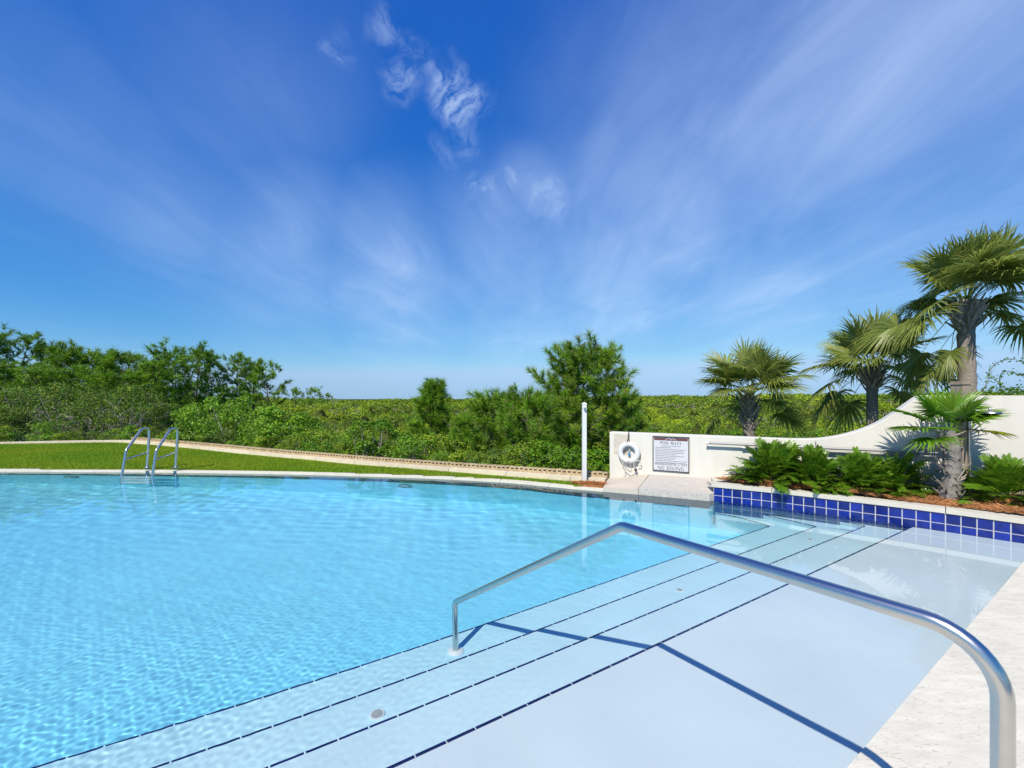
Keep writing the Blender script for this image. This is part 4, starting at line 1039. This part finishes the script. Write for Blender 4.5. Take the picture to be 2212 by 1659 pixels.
# wild bushes along the block edging (alike) and the thicket behind
kinds = [shrub_meshes(160 + k, 1.5, 1.15, 16, 2300, .075, (M['scrub'], M['broad'], M['shrub_leaf'], M['scrub'], M['oak'])[k], 7, .15, .45, .26, .35, M['greybark'], 14) for k in range(5)]
rng = np.random.default_rng(21)
cb_ = offset(smooth_curve(CURB, .3, 2), .95)
cb_ = resample(cb_[(cb_[:, 0] > -17)], .62)
for i, q in enumerate(cb_):
    xs = q[0] + rng.normal(0, .12); ys = q[1] + rng.uniform(-.05, .5); f = .55 + .30 * rng.uniform()
    if xs < -6.5: f *= 1.05
    place_plant('wild_bush', kinds[i % 5], ('foliage', 'stems'), (xs, ys, gz(xs, ys) - .03), rng.uniform(0, 6), (f, f, f * rng.uniform(.65, .95)), 'small wild leafy bush growing along the outer side of the block edging', 'bush', 'wild bushes along the block edging')
k_ = 0
for Y in np.arange(10.5, 24, 1.15):
    for x in np.arange(560 if Y > 13 else 700, 2300, 1250 / Y):
        Xw = (x - 1106) / FPX * Y + rng.normal(0, .25); Yw = Y + rng.normal(0, .35)
        bnd = np.interp(math.atan2(Xw, Yw), B_ANG, B_R)
        if math.hypot(Xw, Yw) < bnd + 1.5 or k_ > 230: continue
        f = rng.uniform(.7, 1.2) * (.8 + .012 * Y); k_ += 1
        place_plant('thicket_bush', kinds[rng.integers(0, 5)], ('foliage', 'stems'), (Xw, Yw, gz(Xw, Yw) - .05), rng.uniform(0, 6), (f * 1.1, f * 1.1, f * rng.uniform(.7, 1.1)), 'yellow-green scrub bush in the thicket beyond the pool', 'bush', 'scrub bushes of the near thicket')

# sumac with bare stems and drooping leaf heads
def sumac():
    rng = np.random.default_rng(5); lv = Leaves(); mb = MB()
    for i, (dx, dy, hh) in enumerate([(-.42, .1, .82), (-.2, 0, 1.02), (.05, .1, 1.0), (.30, -.05, .98), (.58, .1, .74), (-.05, -.15, .6), (.2, .2, 1.05), (.40, -.1, .5)]):
        top = np.array([dx, dy, hh]); b = np.array([dx * .12 + rng.normal(0, .03), 0, -.2]); m = b * .45 + top * .55 + np.array([dx * .12, 0, -.08])
        mb.tube([b, m, top], [.016, .013, .009], 7, False)
        for k in range(17):
            a = k * 2.4 + rng.uniform(-.3, .3); L_ = rng.uniform(.20, .30); rise = rng.uniform(-.1, .75)
            u = np.linspace(.12, 1, 9)[:, None]; d = np.array([math.cos(a), math.sin(a), 0])
            rach = top + d * L_ * u * math.cos(rise * .8) + np.array([0, 0, 1]) * (L_ * (rise * u - 1.0 * u * u))
            side = np.array([-d[1], d[0], 0])
            for s_ in (-1, 1):
                P = rach + side * s_ * .038 + rng.normal(0, .006, (9, 3)); P[:, 2] -= .012
                lv.add(P, np.tile(np.array([0, 0, 1.]), (9, 1)) + rng.normal(0, .35, (9, 3)) + side * s_ * .4, np.full(9, .085), .36, rng, leaf_tint(9, rng, .15))
    return lv.mesh('foliage', M['broad']), mb.mesh('stems', M['greybark'], True)
p = stand(800, 10.35); place_plant('sumac_shrub', sumac(), ('foliage', 'stems'), p, 0, height_to(905, 10.35, p[2]) / 1.08, 'open shrub with several pale bare stems and drooping leaf heads behind the kerb', 'shrub')

# pines in the middle and by the white post
for (x, y, Y, wpx, kw, lab, seed) in [
    (1262, 782, 11.3, 214, dict(start=.2, n_br=76, tuft=.215, needles=80, w=.0058, per=(6, 11), prof='round', dead=4, trunk_r=.02, candles=True), 'big bushy pine with rounded crown standing behind the white post', 301),
    (937, 834, 14.2, 105, dict(start=.30, n_br=38, tuft=.22, needles=60, w=.0075, per=(5, 9), prof='cone', dead=3, trunk_r=.02), 'small upright pine with a clear trunk standing alone in the middle of the thicket', 302),
    (1066, 868, 13.0, 118, dict(start=.25, n_br=38, tuft=.23, needles=60, w=.007, per=(4, 8), prof='round', dead=4, trunk_r=.02), 'low spreading pine between the small upright pine and the big one', 303),
    (1142, 872, 9.9, 120, dict(start=.12, n_br=34, tuft=.21, needles=80, w=.0056, per=(4, 8), prof='round', dead=1, trunk_r=.02, candles=True), 'young bright pine with large needle tufts at the foot of the big pine', 304),
    (1000, 905, 11.5, 70, dict(start=.15, n_br=18, tuft=.19, needles=60, w=.006, per=(3, 6), prof='cone', dead=0, trunk_r=.016), 'knee-high pine sapling beside the low spreading pine', 305),
    (1345, 862, 11.8, 70, dict(start=.2, n_br=24, tuft=.21, needles=60, w=.006, per=(3, 6), prof='round', dead=0, trunk_r=.016), 'young pine close to the end of the white wall', 306)]:
    p = stand(x, Y); h = height_to(y, Y, p[2])
    me = pine_meshes(seed, h, wpx / FPX * Y / 2 * 1.02, **kw)
    place_plant('pine_tree', me, ('trunk', 'crown', 'candles')[:len(me)], p, seed * .7, 1, lab, 'pine tree')
# broad leaved undergrowth round the big pine
for i, (x, Y, y, wpx, lab) in enumerate([(1235, 9.2, 955, 110, 'leafy dark undergrowth bush directly behind the white post'), (1300, 9.0, 965, 75, 'leafy bush wedged between the white post and the end of the white wall'), (1165, 9.3, 985, 90, 'leafy low bush on the left of the white post')]):
    p = stand(x, Y); h = height_to(y, Y, p[2])
    me = shrub_meshes(180 + i, wpx / FPX * Y, h, 22, 2300, .07, M['broad'], 6, .2, .42, .26, .3, M['greybark'], 12)
    place_plant('undergrowth_bush', me, ('foliage', 'stems'), p, i, 1, lab, 'bush')

# lone far pines on the skyline
far_me = [pine_meshes(330 + k, 4.2, 1.15, .5, 16, .42, 14, .03, (3, 5), 'open', .05, 2, .016) for k in range(2)]
for x, y, Y, s_, lab in [(640, 846, 62, .95, 'tiny distant pine on the skyline next to the end of the pine row'), (683, 844, 64, 1.05, 'tiny flat-topped distant pine alone on the skyline'), (709, 854, 66, .6, 'faint tiny distant tree, smallest on the skyline')]:
    X = (x - 1106) / FPX * Y; z = H - (y - 861) / FPX * Y
    place_plant('pine_tree', far_me[0 if s_ < 1 else 1], ('trunk', 'crown'), (X, Y, z - 4.2 * s_), x, s_, lab, 'pine tree', 'distant pines on the skyline')

# far scrub forest: one mass of crowns out to the skyline
def far_forest():
    rng = np.random.default_rng(77); lv = Leaves(); mb = MB()
    Y = 15.0
    rows = []
    while Y < 420:
        s = max(1.35, .030 * Y); X = np.arange(-.84 * Y - 3, 1.24 * Y + 3, s); X = X + rng.normal(0, .3 * s, len(X)); rows.append(np.stack([X, Y + rng.normal(0, .35 * s, len(X)), np.full(len(X), s)], 1)); Y += s * .82
    Cn = np.concatenate(rows)
    d = np.hypot(Cn[:, 0], Cn[:, 1]); bnd = np.interp(np.arctan2(Cn[:, 0], Cn[:, 1]), B_ANG, B_R); Cn = Cn[d > bnd + 4]; n = len(Cn)
    g = ground_z(Cn[:, 0], Cn[:, 1]); s = Cn[:, 2]; ang = np.arctan2(Cn[:, 0], Cn[:, 1])
    # canopy height rises slowly with distance so the far tops meet the skyline, a little higher on the right
    dist = np.hypot(Cn[:, 0], Cn[:, 1])
    skyl = 1.43 + np.interp(ang, [-.8, -.35, 0, .3, .8], [.004, -.0015, .003, .0075, .0085]) * dist
    top = np.where(dist < 20, g + 1.3, 0) * 0 + -.75 + (skyl + .45) * smoothstep(dist, 14, 170) + rng.normal(0, .30, n) * np.minimum(1 + dist / 40, 4) * .7 + np.where(rng.uniform(size=n) < .07, rng.uniform(.3, .9, n), 0)
    top = np.minimum(top, skyl + rng.normal(-.1, .28, n) + rng.normal(0, .0016, n) * dist + .0022 * dist * np.sin(ang * 41) * np.sin(ang * 17 + 1) - .5 * (1 - smoothstep(dist, 30, 150)))
    hue = rng.integers(0, 6, n); pal = np.array([[1, 1, 1], [1.2, 1.12, .9], [.72, .82, .9], [1.3, 1.15, .8], [.85, .92, 1.1], [1.0, .92, 1.4]])
    pat = np.sin(Cn[:, 0] * .21 + 1.3 * np.sin(Cn[:, 1] * .13)) * np.sin(Cn[:, 1] * .17 + Cn[:, 0] * .05); hue = np.where(pat > .45, 3, np.where(pat < -.5, 2, hue))
    tone = pal[hue] * rng.uniform(.55, 1.35, (n, 1)) * (1 + .22 * pat[:, None])
    nl = np.where(dist < 30, 230, np.where(dist < 60, 130, np.where(dist < 150, 64, 34)))
    idx = np.repeat(np.arange(n), nl); m = len(idx); dd = sphere_pts(m, rng); dd[:, 2] = np.abs(dd[:, 2]) * .9 + .02
    rad = s[idx] * rng.uniform(.42, .80, n)[idx]; hz = rad * rng.uniform(.55, 1.0, n)[idx]
    r_ = rng.uniform(.72, 1.08, m)
    P = np.stack([Cn[idx, 0] + dd[:, 0] * rad * r_, Cn[idx, 1] + dd[:, 1] * rad * r_, top[idx] - hz + dd[:, 2] * hz * r_], 1)
    size = np.maximum(.10, .0039 * dist[idx]) * rng.uniform(.6, 1.5, m)
    lv.add(P, dd + rng.normal(0, .6, (m, 3)) + [0, 0, .3], size, .6, rng, tone[idx] * rng.uniform(.72, 1.28, (m, 1)))
    o = obj('scrub_forest', lv.mesh('scrub_forest', M['scrub'])); tag(o, kind='stuff')
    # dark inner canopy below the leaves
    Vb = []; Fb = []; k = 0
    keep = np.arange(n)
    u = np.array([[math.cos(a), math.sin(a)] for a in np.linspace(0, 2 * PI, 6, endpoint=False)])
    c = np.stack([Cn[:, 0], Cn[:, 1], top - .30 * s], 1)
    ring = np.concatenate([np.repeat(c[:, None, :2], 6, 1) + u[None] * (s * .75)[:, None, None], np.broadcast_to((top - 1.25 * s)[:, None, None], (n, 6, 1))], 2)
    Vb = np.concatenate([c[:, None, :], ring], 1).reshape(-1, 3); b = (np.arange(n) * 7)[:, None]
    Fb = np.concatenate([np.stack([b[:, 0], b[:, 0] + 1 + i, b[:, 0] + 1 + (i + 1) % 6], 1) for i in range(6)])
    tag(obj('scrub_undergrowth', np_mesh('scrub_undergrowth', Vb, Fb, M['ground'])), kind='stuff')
    # pale dead branches standing in the scrub
    sel = rng.choice(np.where((dist < 75) & (dist > 12))[0], 260, replace=False)
    for i in sel:
        p = np.array([Cn[i, 0], Cn[i, 1], top[i] - .5]); f = .5 + dist[i] / 60
        for _ in range(4):
            e = p + np.array([rng.normal(0, .45) * f, rng.normal(0, .3), rng.uniform(.3, .75) * f ** .5]); k2 = (p + e) / 2 + rng.normal(0, .1, 3) * f
            mb.tube([p, k2, e], [.022 * f, .016 * f, .008 * f], 4, False)
            e2 = k2 + np.array([rng.normal(0, .25) * f, 0, rng.uniform(.1, .35)]); mb.tube([k2, e2], [.012 * f, .006 * f], 4, False)
    tag(obj('dead_branches', mb.mesh('dead_branches', M['greybark'])), kind='stuff')
far_forest()

# ---- fan palms ----------------------------------------------------------------------
def fan_frond(seed, pitch, petiole, blade, nseg, spread, droop, width, mat, stiff=.5, arch=.25, costa=.35, tone=(1, 1, 1), dead_tip=0.0):
    """one palmate leaf: petiole rising at the given pitch, folded segments fanning from its end and drooping"""
    rng = np.random.default_rng(seed); V = []; F = []; T = []
    d = np.array([math.cos(pitch), 0, math.sin(pitch)]); lat = np.array([0, 1.0, 0]); nrm = np.cross(d, lat); nrm = nrm if nrm[2] > 0 else -nrm
    def pet(u): return d * petiole * u + np.array([0, 0, -arch * petiole * u * u])
    tip = pet(1.0); dt = pet(1.0) - pet(.9); dt /= np.linalg.norm(dt)
    nrm = np.cross(dt, lat); nrm = nrm if nrm[2] > 0 else -nrm
    # petiole: a flat three-sided bar
    ws = [.014, .010, .008, .006]
    b = 0
    for k, u in enumerate((0, .35, .7, 1.0)):
        c = pet(u); w = ws[k] * (petiole / .7) ** .5
        V += [c + lat * w, c - lat * w, c - nrm * w * .9]; T += [(1.15, 1.05, 1.0)] * 3
    for k in range(3):
        for j in range(3): F.append((b + k * 3 + j, b + k * 3 + (j + 1) % 3, b + k * 3 + 3 + (j + 1) % 3, b + k * 3 + 3 + j))
    for i in range(nseg):
        a = -spread + 2 * spread * (i + .5) / nseg + rng.normal(0, .012)
        base = tip + dt * costa * blade * .5 * max(0, math.cos(a)) ** 1.5
        L_ = blade * (1 - .22 * (abs(a) / spread) ** 2) * rng.uniform(.92, 1.06) - costa * blade * .25 * max(0, math.cos(a))
        dirv = dt * math.cos(a) + lat * math.sin(a); perp = -dt * math.sin(a) + lat * math.cos(a)
        cup = nrm * .14 * blade * (abs(math.sin(a)) ** 2)
        us = (0, .3, .6, .82, 1.0); wd = (.35, 1.0, .72, .40, .05); b = len(V); dr = droop * rng.uniform(.6, 1.5)
        tn = rng.uniform(.72, 1.28); yl = rng.uniform(0, .25)
        hang = rng.uniform(.2, 1.0) ** 2 * (1 - stiff)
        sidew = rng.normal(0, .05) * blade
        for u, w in zip(us, wd):
            c = base + dirv * L_ * u + cup * u + np.array([0, 0, -1]) * (dr * L_ * u ** 2.2) + np.array([0, 0, -1]) * hang * L_ * max(0, u - .5) ** 1.4 * 1.1 - dirv * hang * L_ * max(0, u - .55) * .5 + perp * sidew * u * u
            ww = w * width * blade * .5
            V += [c - perp * ww + nrm * ww * .55, c - nrm * ww * .15, c + perp * ww + nrm * ww * .55]
            t = np.array(tone) * tn * np.array([1 + yl + .25 * u, 1 + .08 * u, 1 - yl * .4]); 
            if u >= .82 and rng.uniform() < dead_tip: t = np.array([2.6, 1.25, .9]) * tn
            T += [tuple(t)] * 3
        for k in range(4):
            for j in range(2): F.append((b + k * 3 + j, b + k * 3 + j + 1, b + k * 3 + 4 + j, b + k * 3 + 3 + j))
    return np_mesh('frond', np.array(V), np.array(F), mat, np.array(T), smooth=False)
def palm_trunk(path, radii, seed, seg=18, ring=.035):
    rng = np.random.default_rng(seed); P = np.array([tuple(p) for p in path]); n = len(P); V = []; F = []
    for i in range(n):
        t = P[min(i + 1, n - 1)] - P[max(i - 1, 0)]; t /= np.linalg.norm(t); u = np.cross(t, [0, 1, 0]); u /= np.linalg.norm(u); w = np.cross(t, u)
        rr = radii[i] * (1 + ring * math.sin(i * 2.1) + rng.normal(0, ring * .5))
        for k in range(seg):
            a = 2 * PI * k / seg; V.append(P[i] + (u * math.cos(a) + w * math.sin(a)) * rr * (1 + rng.normal(0, .02)))
    for i in range(n - 1):
        for k in range(seg): F.append((i * seg + k, i * seg + (k + 1) % seg, (i + 1) * seg + (k + 1) % seg, (i + 1) * seg + k))
    return np_mesh('trunk', np.array(V), np.array(F), M['palmbark'], smooth=True)
def boot_mesh():
    mb = MB(); vs = []; fs = []
    for k, (x, z, w, t) in enumerate(((-.02, -.14, .075, .03), (.035, -.02, .062, .028), (.085, .10, .045, .020), (.12, .20, .030, .012))):
        vs += [(x - t / 2, -w / 2, z), (x + t, 0, z - .01), (x - t / 2, w / 2, z), (x - t * .8, 0, z)]
    for k in range(3):
        for j in range(4): fs.append((k * 4 + j, k * 4 + (j + 1) % 4, k * 4 + 4 + (j + 1) % 4, k * 4 + 4 + j))
    fs += [(3, 2, 1, 0), (12, 13, 14, 15)]
    return mb.add(vs, fs).mesh('leaf_base', M['boot'])
BOOT = boot_mesh()
SAB = {}
for k, (pd, dr) in enumerate([(86, .05), (72, .08), (56, .12), (40, .17), (25, .22), (10, .28), (-8, .33), (-28, .38), (-50, .35)]):
    for v in range(2):
        SAB[(k, v)] = fan_frond(400 + k * 2 + v, math.radians(pd), .92, .86, 54, 2.35 if k < 6 else 1.9, dr, .046, M['palmleaf'], .45, .22 + .02 * k, .45)
def sabal(loc, crown_z, scale, label, seed, n_fr, pitches, bend=(0, 0), tr=.17, boots=(.75, 42), flare=1.35, extra=()):
    rng = np.random.default_rng(seed); root = tag(empty('palm_tree', loc), label, 'palm tree', 'cabbage palms behind the white wall')
    hh = crown_z - loc[2]; n = 46; u = np.linspace(0, 1, n)
    path = [(bend[0] * (1 - q) ** 2, bend[1] * (1 - q) ** 2, hh * q) for q in u]
    rad = [tr * (1.12 - .12 * min(1, q * 3)) * (1 + (flare - 1) * smoothstep(hh * q, hh - boots[0], hh - boots[0] * .35)) * (1 - .35 * smoothstep(hh * q, hh - .16, hh)) for q in u]
    obj('trunk', palm_trunk(path, rad, seed), root)
    for i in range(boots[1]):
        q = i / boots[1]; z = hh - boots[0] * (1 - q) - .04; a = i * 2.399; R = np.interp(z / hh, u, rad) * 1.0
        s = rng.uniform(.75, 1.15)
        obj('leaf_base', BOOT, root, (R * math.cos(a), R * math.sin(a), z), (0, rng.uniform(.0, .55), a + rng.normal(0, .3)), (s, s * rng.uniform(.9, 1.5), s))
    for i in range(n_fr):
        k = pitches[i % len(pitches)]; a = i * 2.399 + rng.normal(0, .22)
        if k >= 4 and math.sin(a) < -.62: k = int(rng.integers(0, 4))      # few fronds hang in front of the trunk
        s = scale * rng.uniform(.88, 1.1)
        obj('frond', SAB[(k, int(rng.integers(0, 2)))], root, (.05 * math.cos(a), .05 * math.sin(a), hh - .02 - .14 * k / 8), (rng.normal(0, .30), rng.normal(0, .16), a), (s, s, s))
    for (k, a, dz, s) in extra: obj('frond', SAB[(k, 0)], root, (.1 * math.cos(a), .1 * math.sin(a), hh + dz), (0, 0, a), (s, s, s))
    return root
def palm_at(x, y, Y): p = at(x, y, Y); return (p.x, Y, gz(p.x, Y)), p.z
l_, cz = palm_at(1618, 848, 12.0)
sabal(l_, cz, 1.0, 'shortest cabbage palm with drooping fronds, left of the other palms behind the wall', 11, 25, [0, 0, 1, 1, 2, 2, 3, 4, 5, 6, 3, 5], tr=.145, boots=(.9, 52), flare=1.1)
l_, cz = palm_at(1884, 792, 11.5)
sabal(l_, cz, 1.0, 'middle cabbage palm with wide round crown and flared boots above the wall curve', 12, 30, [0, 1, 2, 3, 4, 5, 6, 2, 4, 6, 1, 7], tr=.125, boots=(.50, 46), flare=1.6)
l_, cz = palm_at(2086, 648, 9.6)
sabal(l_, cz, 1.06, 'tallest cabbage palm rising high behind the wooden shower post', 13, 36, [0, 1, 2, 3, 4, 5, 6, 2, 4, 6, 1, 7], bend=(.22, 0), tr=.15, boots=(.55, 54), flare=1.35, extra=((8, 2.75, -.55, .85), (8, 3.4, -.5, .6)))

# ---- short windmill palm in the planter --------------------------------------------
wl_ = (5.165, 5.17, .245); wm = tag(empty('windmill_palm', wl_), 'short fan palm with shaggy grey trunk growing in the planter straw', 'palm tree')
n = 34; u = np.linspace(0, 1, n); hh = .86
rngw = np.random.default_rng(9)
path = [(.03 * math.sin(q * 3), .0, hh * q) for q in u]; rad = [.082 * (1 + .22 * (1 - q) ** 3) * (1 - .45 * smoothstep(q, .72, 1.0)) for q in u]
tm = palm_trunk(path, rad, 4, 20, .05); tm.materials[0] = M['fibre']; obj('trunk', tm, wm)
for i in range(110):     # stubs of old leaf stalks round the trunk
    q = rngw.uniform(.03, .97); a = rngw.uniform(0, 2 * PI); R = np.interp(q, u, rad) * .9
    L_ = rngw.uniform(.03, .10) if rngw.uniform() < .8 else rngw.uniform(.1, .16); up = rngw.uniform(.1, 1.2); d = Vector((math.cos(a) * math.cos(up), math.sin(a) * math.cos(up), math.sin(up)))
    p0 = Vector((R * math.cos(a), R * math.sin(a), hh * q))
    MB().tube([p0, p0 + d * L_ * .6, p0 + d * L_ + Vector((0, 0, .01))], [.010, .007, .004], 5).build('stalk_stub', M['boot'] if i % 3 else M['fibre'], wm)
WF = [fan_frond(500 + k, math.radians(pd), .30, .385, 32, 2.1, dr, .082, M['windleaf'], .8, .10, .2, (1, 1, 1), .05) for k, (pd, dr) in enumerate([(78, .05), (60, .06), (38, .10), (18, .16), (0, .25), (-25, .35)])]
WFY = fan_frond(520, math.radians(12), .30, .35, 28, 1.7, .18, .085, M['windleaf'], .7, .12, .2, (1.9, .95, .6), .5)
for k, a, s in [(0, 1.2, .85), (0, 4.4, .8), (1, 2.9, .95), (1, .3, .95), (1, 5.0, .82), (2, 2.7, 1.0), (2, .1, 1.0), (2, 6.0, .9), (3, 3.3, 1.0), (3, 2.2, .85), (4, 3.45, .85)]:
    obj('frond', WF[k], wm, (.02 * math.cos(a), .02 * math.sin(a), hh - .02 - .02 * k), (rngw.normal(0, .1), 0, a), (s, s, s))
y1 = obj('frond', WFY, wm, (0, 0, hh - .06), (0, 0, -.22), (.95, .95, .95)); y1['label'] = 'yellowing frond'

# ---- coontie plants in the planter --------------------------------------------------
def coontie_frond(seed, L_, lift, curl):
    rng = np.random.default_rng(seed); V = []; F = []; T = []
    n = 15; us = np.linspace(.18, 1, n)
    def rach(u): return np.array([L_ * (u * math.cos(lift) + .12 * u * u), 0, L_ * (u * math.sin(lift) - curl * u * u)])
    for k, u in enumerate((0, .35, .7, 1)):
        c = rach(u); w = .0035 * (1.3 - u); V += [c + [0, w, 0], c - [0, w, 0]]; T += [(1.3, 1.1, .8)] * 2
    for k in range(3): F.append((k * 2, k * 2 + 1, k * 2 + 3, k * 2 + 2))
    for u in us:
        c = rach(u); t = rach(min(1, u + .05)) - rach(u - .05); t /= np.linalg.norm(t); up = np.cross(t, [0, 1, 0]); up = up if up[2] > 0 else -up
        for s in (-1, 1):
            l = .078 * (1 - .55 * abs(u - .55) ** 1.2 * 1.6) * rng.uniform(.85, 1.15); fw_ = .45 + .9 * u * u
            d = np.array([0, s, 0.]) + t * fw_ + up * rng.uniform(.15, .55); d /= np.linalg.norm(d); w = np.cross(d, up); w /= np.linalg.norm(w); w = w * .0085
            b = len(V); tn = rng.uniform(.75, 1.3)
            for q, ww in ((0, .5), (.5, 1.0), (1.0, .35)):
                p = c + d * l * q - up * .18 * l * q * q; V += [p - w * ww, p + w * ww]; T += [(tn * (1 + .15 * q), tn, tn)] * 2
            F += [(b, b + 1, b + 3, b + 2), (b + 2, b + 3, b + 5, b + 4)]
    return np_mesh('frond', np.array(V), np.array(F), M['coontie'], np.array(T))
CF = [[coontie_frond(600 + k * 3 + v, .27, math.radians(li), cu) for v in range(3)] for k, (li, cu) in enumerate([(82, .06), (66, .16), (48, .22), (28, .26), (8, .2)])]
rngc = np.random.default_rng(31)
def coontie(x, y, sc, n, label, spread=.16):
    root = tag(empty('coontie_plant', (x, y, float(mulch_z(x, y)) - .01)), label, 'shrub', 'coontie plants in the raised planter')
    for i in range(n):         # fronds fill a rounded mound
        k = min(4, int(rngc.uniform(0, 1) ** 1.1 * 5)); a = i * 2.399 + rngc.normal(0, .3)
        el = math.radians((82, 66, 50, 32, 14)[k] + rngc.normal(0, 6)); q = spread * rngc.uniform(.25, .85); s = sc * rngc.uniform(.8, 1.2)
        obj('frond', CF[k][rngc.integers(0, 3)], root, (q * math.cos(a) * math.cos(el), q * math.sin(a) * math.cos(el) * .75, q * math.sin(el) * .95), (rngc.normal(0, .3), rngc.normal(0, .2), a + rngc.normal(0, .5)), (s, s, s))
    return root
coontie(3.66, 6.14, 1.08, 170, 'tallest feathery coontie shrub, at the deck end of the planter', .42)
coontie(4.05, 5.87, .92, 150, 'feathery coontie shrub beside the tallest one, drooping over the planter coping', .40)
coontie(4.47, 5.63, .92, 150, 'feathery coontie shrub in the middle of the bed close to the tiles', .38)
coontie(4.84, 5.55, .9, 120, 'coontie shrub next to the shaggy trunk of the short palm', .34)
coontie(5.62, 4.97, .95, 150, 'coontie shrub just beyond the wooden shower post', .38)
coontie(6.02, 4.64, .95, 140, 'coontie shrub at the picture edge past the short palm', .40)
lf = leaf_lv = Leaves(); rng = np.random.default_rng(2); n = 60
P = np.stack([4.95 + rng.normal(0, .035, n), 4.80 + rng.normal(0, .02, n), .30 + rng.uniform(0, .03, n)], 1); lf.add(P, sphere_pts(n, rng) + [0, 0, .5], np.full(n, .03), .4, rng, leaf_tint(n, rng, .2) * 1.3)
tag(obj('weed_tuft', lf.mesh('weed_tuft', M['broad'])), 'tiny bright green weed sprouting in the straw at the planter edge', 'weed')

# ---- sapling and flowering vine behind the tall wall --------------------------------
p = (14.4 * (2040 - 1106) / FPX, 14.4, gz(14.4 * (2040 - 1106) / FPX, 14.4) - .05); h = height_to(812, 14.4, p[2])
place_plant('sapling', shrub_meshes(720, .75, h, 26, 900, .085, M['broad'], 3, .4, .4, .10, .2, M['bark'], 0, False), ('foliage', 'stems'), p, 0, 1, 'small thin tree poking above the white wall beside the tallest palm trunk', 'tree')
def vine():
    lv = Leaves(); mb = MB(); rng = np.random.default_rng(14); Y = 8.2
    strands = [[(2075, 900), (2105, 855), (2120, 848), (2140, 842), (2150, 835)], [(2108, 870), (2122, 846), (2135, 820), (2138, 800), (2150, 784), (2175, 776), (2200, 777), (2225, 790), (2240, 812)],
               [(2185, 880), (2170, 858), (2160, 835), (2158, 815), (2166, 803), (2185, 802), (2205, 812), (2225, 808), (2250, 800)], [(2200, 870), (2190, 850), (2172, 838), (2155, 828), (2145, 815)], [(2230, 870), (2215, 845), (2195, 838), (2180, 845)], [(2140, 880), (2132, 858), (2118, 850)],
               [(2160, 880), (2175, 850), (2200, 842), (2230, 850)]]
    for st in strands:
        pts = [tuple(at(x, y, Y + .25 * math.sin(i * 1.3 + st[0][0]))) for i, (x, y) in enumerate(st)]; P = np.array(smooth3(pts, 3)); mb.tube(P, .005, 5, False)
        Q = resample(P, .035); Q = Q[Q[:, 2] > 1.40]; n = len(Q)
        for _ in range(2):
            PP = Q + rng.normal(0, .022, Q.shape); lv.add(PP, sphere_pts(n, rng) + [0, -.3, .3], rng.uniform(.03, .06, n), .5, rng, leaf_tint(n, rng, .15, .5, 1.0))
    rr = rng.normal(size=(900, 3)) * [.42, .2, .12]; c = np.array(at(2175, 862, Y)); PP = c + rr; lv.add(PP, sphere_pts(900, rng) + [0, -.2, .4], rng.uniform(.04, .07, 900), .5, rng, leaf_tint(900, rng, .15, .5, 1.1))
    b = np.array(at(2160, 1000, Y)); mb.tube([(b[0], b[1], -1.0), (b[0] + .05, b[1], .4), tuple(at(2150, 880, Y))], .02, 6, False)
    root = tag(empty('climbing_vine', (float(b[0]), Y, -1.0)), 'leafy vine with curling loops above the white wall at the picture edge', 'vine')
    for me, nm in ((lv.mesh('foliage', M['broad']), 'foliage'), (mb.mesh('stems', M['bark'], True), 'stems')): child_world(obj(nm, me, root), root)
vine()
